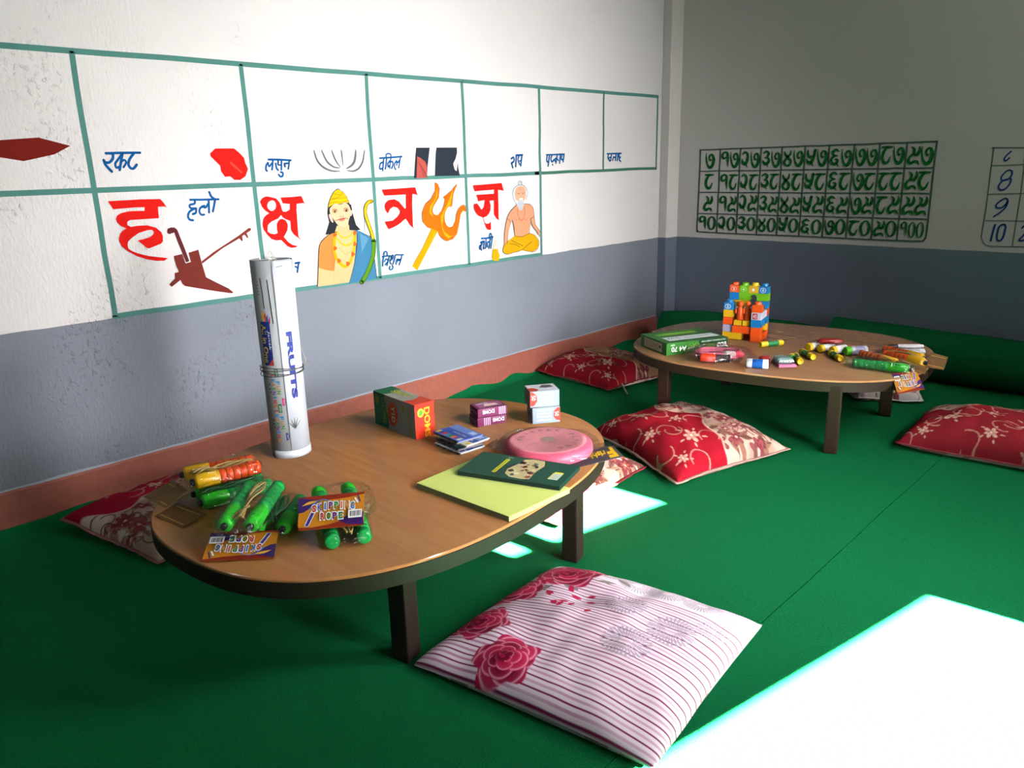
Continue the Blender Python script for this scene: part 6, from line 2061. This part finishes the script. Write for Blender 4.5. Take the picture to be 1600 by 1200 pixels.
# ---- glue sticks
def glue(p0, p1, label, r=.0125, group='green and yellow glue sticks'):
    """yellow-capped glue stick from the cap p0 (large cap towards the viewer) to the base p1"""
    a = V3((p0[0], p0[1], ZT + r + .0008)); b = V3((p1[0], p1[1], ZT + r * .96 + .0008))
    c = (a + b) / 2
    t = thing('glue_stick', (c.x, c.y, ZT), label, 'glue stick', group)
    d = (b - a); L = d.length; d.normalize()
    o = a - V3(t.location)
    Y = mat('ecc41c', rough=.35, spec=.5, var=.04)
    mb = MB()
    mb.lathe(o, d, [(L * .30, r * .93), (L * .78, r * .93)], mat('0f7a3c', rough=.35, spec=.5, var=.05), seg=22)
    up = V3((0, 0, 1)); w = d.cross(up)
    def cyl(x, y): return o + d * x + (up * math.cos(y) + w * math.sin(y)) * (r * .945)
    for s0 in (-1.0, 0.2):
        mb.text('LIT', mat('e4f0e0', rough=.4), cyl, L * .56, s0, L * .2, .55)
    mb.build('label_tube', t)
    mb = MB()
    mb.lathe(o, d, [(0, r * .80), (.001, r * .94), (.004, r), (L * .30, r)], Y, seg=24, cap=False)
    mb.lathe(o, d, [(0, r * .80), (.0015, r * .74), (.0016, .0002)], Y, seg=24, cap=False)
    mb.build('cap', t)
    mb = MB()
    mb.lathe(o, d, [(L * .78, r), (L - .003, r), (L, r * .9)], Y, seg=24)
    mb.build('base_knob', t)
    return t
glue((1.157, -1.094), (1.2095, -.997), 'glue stick lying alone beside the toy castle', group='green and yellow glue sticks')
glue((1.3660, -1.3000), (1.3450, -1.1985), 'leftmost of the loose glue sticks, beside the small teal pouch')
glue((1.4080, -1.2680), (1.3480, -1.1780), 'loose glue stick pointing its hollow end at the viewer, second along from the teal pouch')
glue((1.4170, -1.1700), (1.3380, -1.1000), 'loose glue stick in front of the left end of the white glue bundle')
glue((1.5080, -1.1320), (1.4380, -1.0560), 'loose glue stick in front of the bottle with the lime green cap')

def bottle(a, b, r, cap, body, label, z=0.0, name='glue_bottle', cap_frac=.28, band=None, group=None, both=False, rough=.3, bodymat=None):
    a = V3((a[0], a[1], ZT + r + .0008 + z)); b = V3((b[0], b[1], ZT + r + .0008 + z))
    c = (a + b) / 2
    t = thing(name, (c.x, c.y, ZT + z), label, 'glue bottle', group)
    d = b - a; L = d.length; d.normalize()
    o = a - V3(t.location)
    mb = MB()
    mb.lathe(o, d, [(L * cap_frac, r * .9), (L * cap_frac + .002, r * .96), (L - .003, r * .96), (L, r * .86)], bodymat or mat(body, rough=rough, spec=.5, var=.04), seg=20)
    if band:
        mb.lathe(o, d, [(L * .40, r * .975), (L * (.72 if both else .86), r * .975)], mat(band, rough=.35, var=.08, bscale=80), seg=20, cap=False)
        up = V3((0, 0, 1)); w = d.cross(up)
        mb.text('Glue', M_WHT, lambda x, y: o + d * x + (up * math.cos(y) + w * math.sin(y)) * (r * .985), L * .56, -.6, L * .22, .5)
    mb.build('body', t)
    mb = MB()
    mb.lathe(o, d, [(0, r * .82), (.0015, r), (L * cap_frac, r)], mat(cap, rough=.35, spec=.5, var=.04), seg=22)
    mb.lathe(o + d * -.0004, d, [(0, r * .62), (.0006, r * .62)], mat(cap, rough=.5, var=.02, key='dent'), seg=18)
    mb.build('cap', t)
    if both:
        mb = MB()
        mb.lathe(o, d, [(L * (1 - cap_frac), r), (L - .0015, r), (L, r * .82)], mat(cap, rough=.35, spec=.5, var=.04), seg=22)
        mb.build('base_knob', t)
    return t
Gw = 'white and blue glue sticks in a bundle'
BL = '1c62b8'
bottle((1.268, -1.428), (1.342, -1.398), .0135, 'e8eaee', BL, 'white-capped blue glue stick at the very edge of the far table', band=BL, group=Gw, both=True, cap_frac=.26)
bottle((1.252, -1.395), (1.326, -1.365), .0135, 'e8eaee', BL, 'white-capped blue glue stick behind the one at the table edge', band=BL, group=Gw, both=True, cap_frac=.26)
Gy = 'yellow-capped white glue bottles'
dv = V3((.55, .84, 0)).normalized() * .085
for i, (x, y, lb) in enumerate(((1.338, -1.040, 'left-end white glue bottle with a yellow cap, in the bundle behind the loose glue sticks'), (1.384, -1.036, 'middle white glue bottle with a yellow cap, under the dark red pouch'), (1.434, -1.036, 'right-end white glue bottle with a yellow cap, beside the lime green cap'))):
    bottle((x, y), (x + dv.x * .6, y + dv.y), .0165, 'ecc01c', 'e4e2e6', lb, group=Gy, cap_frac=.22)
bottle((1.480, -1.018), (1.535, -.945), .0175, '5ac41e', 'c8ccd0', 'clear glue bottle with a lime green cap between the loose sticks and the orange ropes', band='8a8ab0', cap_frac=.24)

def pouch(c, s, rz, col, label, seed, glint=.35, name='pouch', cat='pouch', film=True, z=0.0):
    c = V3((c[0], c[1], ZT + z))
    t = thing(name, c, label, cat)
    t['_rest'] = ZT + z
    A = axes(rz)
    N = 26
    vs, fs = [], []
    for i in range(N + 1):
        for j in range(N * 2):
            ph = -PI / 2 + PI * i / N; th = PI * j / N
            sp = lambda x, e=.75: math.copysign(abs(x) ** e, x)
            x, y, zz = sp(math.cos(ph)) * sp(math.cos(th)), sp(math.cos(ph)) * sp(math.sin(th)), sp(math.sin(ph))
            k = 1 + .18 * noise.noise((x * 1.8 + seed, y * 1.8, zz * 1.8)) + .09 * noise.noise((x * 5 + seed, y * 5, zz * 5))
            p = A[0] * x * s[0] * k + A[1] * y * s[1] * k + V3((0, 0, max(.0005, s[2] + zz * s[2] * k)))
            vs.append(p)
    m = N * 2
    for i in range(N):
        for j in range(m):
            fs.append((i * m + j, i * m + (j + 1) % m, (i + 1) * m + (j + 1) % m, (i + 1) * m + j))
    mb = MB(); mb.add(vs, fs, mat(col, rough=.28, spec=.6, var=.2, bscale=60, bump=.5), True)
    mb.build('body', t)
    return t, A, c
pouch((1.292, -1.332), (.022, .018, .016), .4, '8e1c1c', 'small crumpled dark red pouch behind the blue glue sticks', 3)
pouch((1.408, -.985), (.050, .017, .011), .62, '8e1a16', 'long crumpled dark red pouch lying on the white glue bottles', 9, z=.0335)
# teal sachet with a magenta back
def sachet():
    t, A, c = pouch((1.352, -1.300), (.034, .040, .013), .75, '7c9a98', 'small teal sachet with white lettering and a magenta underside, behind the blue glue sticks', 15, name='sachet', cat='sachet', z=.006)
    mb = MB()
    f = plane(A[0] * -.034 + A[1] * -.0405 + V3((0, 0, .002)), A[0] * .068, V3((0, 0, .026)), .003)
    for k in range(5):
        mb.stroke([(.12 + k * .16, .55 + .1 * (k % 2)), (.2 + k * .16, .75), (.26 + k * .16, .5)], .07, M_WHT, f)
    mb.build('lettering', t)
    mb = MB()
    mb.add([A[0] * x + A[1] * y + V3((0, 0, z)) for x, y, z in ((-.03, -.05, -.0052), (.042, -.045, -.0052), (.045, .04, -.0052), (-.032, .04, -.0052), (-.028, -.044, .006), (.036, -.042, .004), (.04, .036, .005), (-.03, .036, .006))], [(3, 2, 1, 0), (4, 5, 6, 7), (0, 1, 5, 4), (1, 2, 6, 5), (2, 3, 7, 6), (3, 0, 4, 7)], mat('b0507a', rough=.3, spec=.5, var=.1))
    mb.build('underside', t)
sachet()

# ---- bagged ropes at the far end of the far table
def single_pack(label, p0, p1, r, cols, seed, p2=None, p3=None, film=None, rope=M_ROPE, rest=ZT):
    c = (V3(p0) + V3(p1)) / 2
    t = thing('skipping_rope_pack', (c.x, c.y, rest), label, 'skipping rope', 'bagged skipping ropes')
    t['_rest'] = rest
    handle(t, p0, p1, r, *cols, rough=.35)
    d = (V3(p1) - V3(p0)).normalized()
    side = V3((-d.y, d.x, 0)).normalized()
    sw = .03
    if p2:
        handle(t, p2, p3, r, *cols, rough=.35)
        c = (V3(p0) + V3(p1) + V3(p2) + V3(p3)) / 4
        sw = .048
    L = (V3(p1) - V3(p0)).length
    rope_coil(t, [[c - d * L * .48 + side * k * .004 + V3((0, 0, r * .5)), c - d * L * .3 + side * (k * .004 + .006) + V3((0, 0, r * .8)), c + side * (k * .004 - .006) + V3((0, 0, r * .8)), c + d * L * .45 + side * k * .004 + V3((0, 0, r * .5))] for k in (-1.5, -.5, .5, 1.5)], rope)
    film_bag(t, 'plastic_bag', c + V3((0, 0, .002)), (d, side, V3((0, 0, 1))), (L / 2 + .022, sw + .004, r + .006), seed, film)
    return t
OA = single_pack('faded orange skipping rope bag touching the lime-capped bottle on the far table', (1.702, -1.100, ZT + .020), (1.545, -1.030, ZT + .020), .017, ('e8b420', 'd8623a'), 61)
OB = single_pack('bright orange skipping rope bag beside the white markers on the far table', (1.757, -.985, ZT + .024), (1.598, -.925, ZT + .024), .0185, ('f0b414', 'ee5a1c'), 66, (1.775, -1.025, ZT + .0175), (1.612, -.975, ZT + .0175))
GF = single_pack('green skipping rope bag of silvery film with its card over the far table edge', (1.762, -1.158, ZT + .019), (1.570, -1.175, ZT + .018), .0165, (LGREEN, DGREEN), 71, film=film_mat('silvery_film', gloss=.7, scale=40, rough=.15), rope=M_ROPEG)
rope_card(GF, (1.784, -1.325, ZT - .032), (1.842, -1.228, ZT - .026), (1.778, -1.130, ZT + .012), (1.722, -1.212, ZT + .006), flip=True)
kraft(OA, [(1.708, -1.128, ZT + .020), (1.815, -1.150, ZT + .006), (1.806, -1.095, ZT + .020), (1.712, -1.085, ZT + .036)])
kraft(OB, [(1.782, -1.030, ZT + .004), (1.838, -1.005, ZT - .004), (1.830, -.935, ZT + .030), (1.772, -.950, ZT + .044)])

# ---- whiteboard markers
def marker(a, b, cap, label, z):
    r = .0088
    a = V3((a[0], a[1], ZT + z + r)); b = V3((b[0], b[1], ZT + z + r))
    c = (a + b) / 2
    t = thing('whiteboard_marker', (c.x, c.y, ZT + z), label, 'marker', 'white whiteboard markers')
    d = b - a; L = d.length; d.normalize()
    o = a - V3(t.location)
    mb = MB()
    mb.lathe(o, d, [(L * .30, r * .94), (L * .31, r), (L * .90, r), (L * .91, r * .8), (L - .002, r * .78), (L, r * .6)], mat('e8e8ec', rough=.35, spec=.5, var=.03), seg=18)
    up = V3((0, 0, 1)); w = d.cross(up)
    cyl = lambda x, y: o + d * x + (up * math.cos(y) + w * math.sin(y)) * (r * 1.015)
    for sg in (-1, 1):
        mb.text('WHITEBOARD MARKER', mat('4a4a5a'), cyl, L * .66, sg * .7, L * .36, .3)
        mb.text('mark', mat('8a2a3a'), cyl, L * .40, sg * .7, L * .12, .45)
    mb.build('barrel', t)
    mb = MB()
    mb.lathe(o, d, [(0, r * .7), (.002, r * .86), (L * .29, r * 1.04), (L * .30, r)], mat(cap, rough=.35, spec=.5), seg=18)
    mb.build('cap', t)
u_ = V3((.785, .62, 0)).normalized()
def mk_at(x, y, z, cap, label):
    marker((x, y), (x + u_.x * .142, y + u_.y * .142), cap, label, z)
mk_at(1.602, -.892, .0, 'a8324a', 'red-capped white marker at the foot of the marker pile on the far table')
mk_at(1.592, -.868, .0, '15151c', 'lower black-capped white marker behind the red-capped one')
mk_at(1.588, -.872, .0165, '15151c', 'topmost black-capped white marker of the pile on the far table')
for o in bpy.data.objects:
    if '_rest' in o:
        del o['_rest']
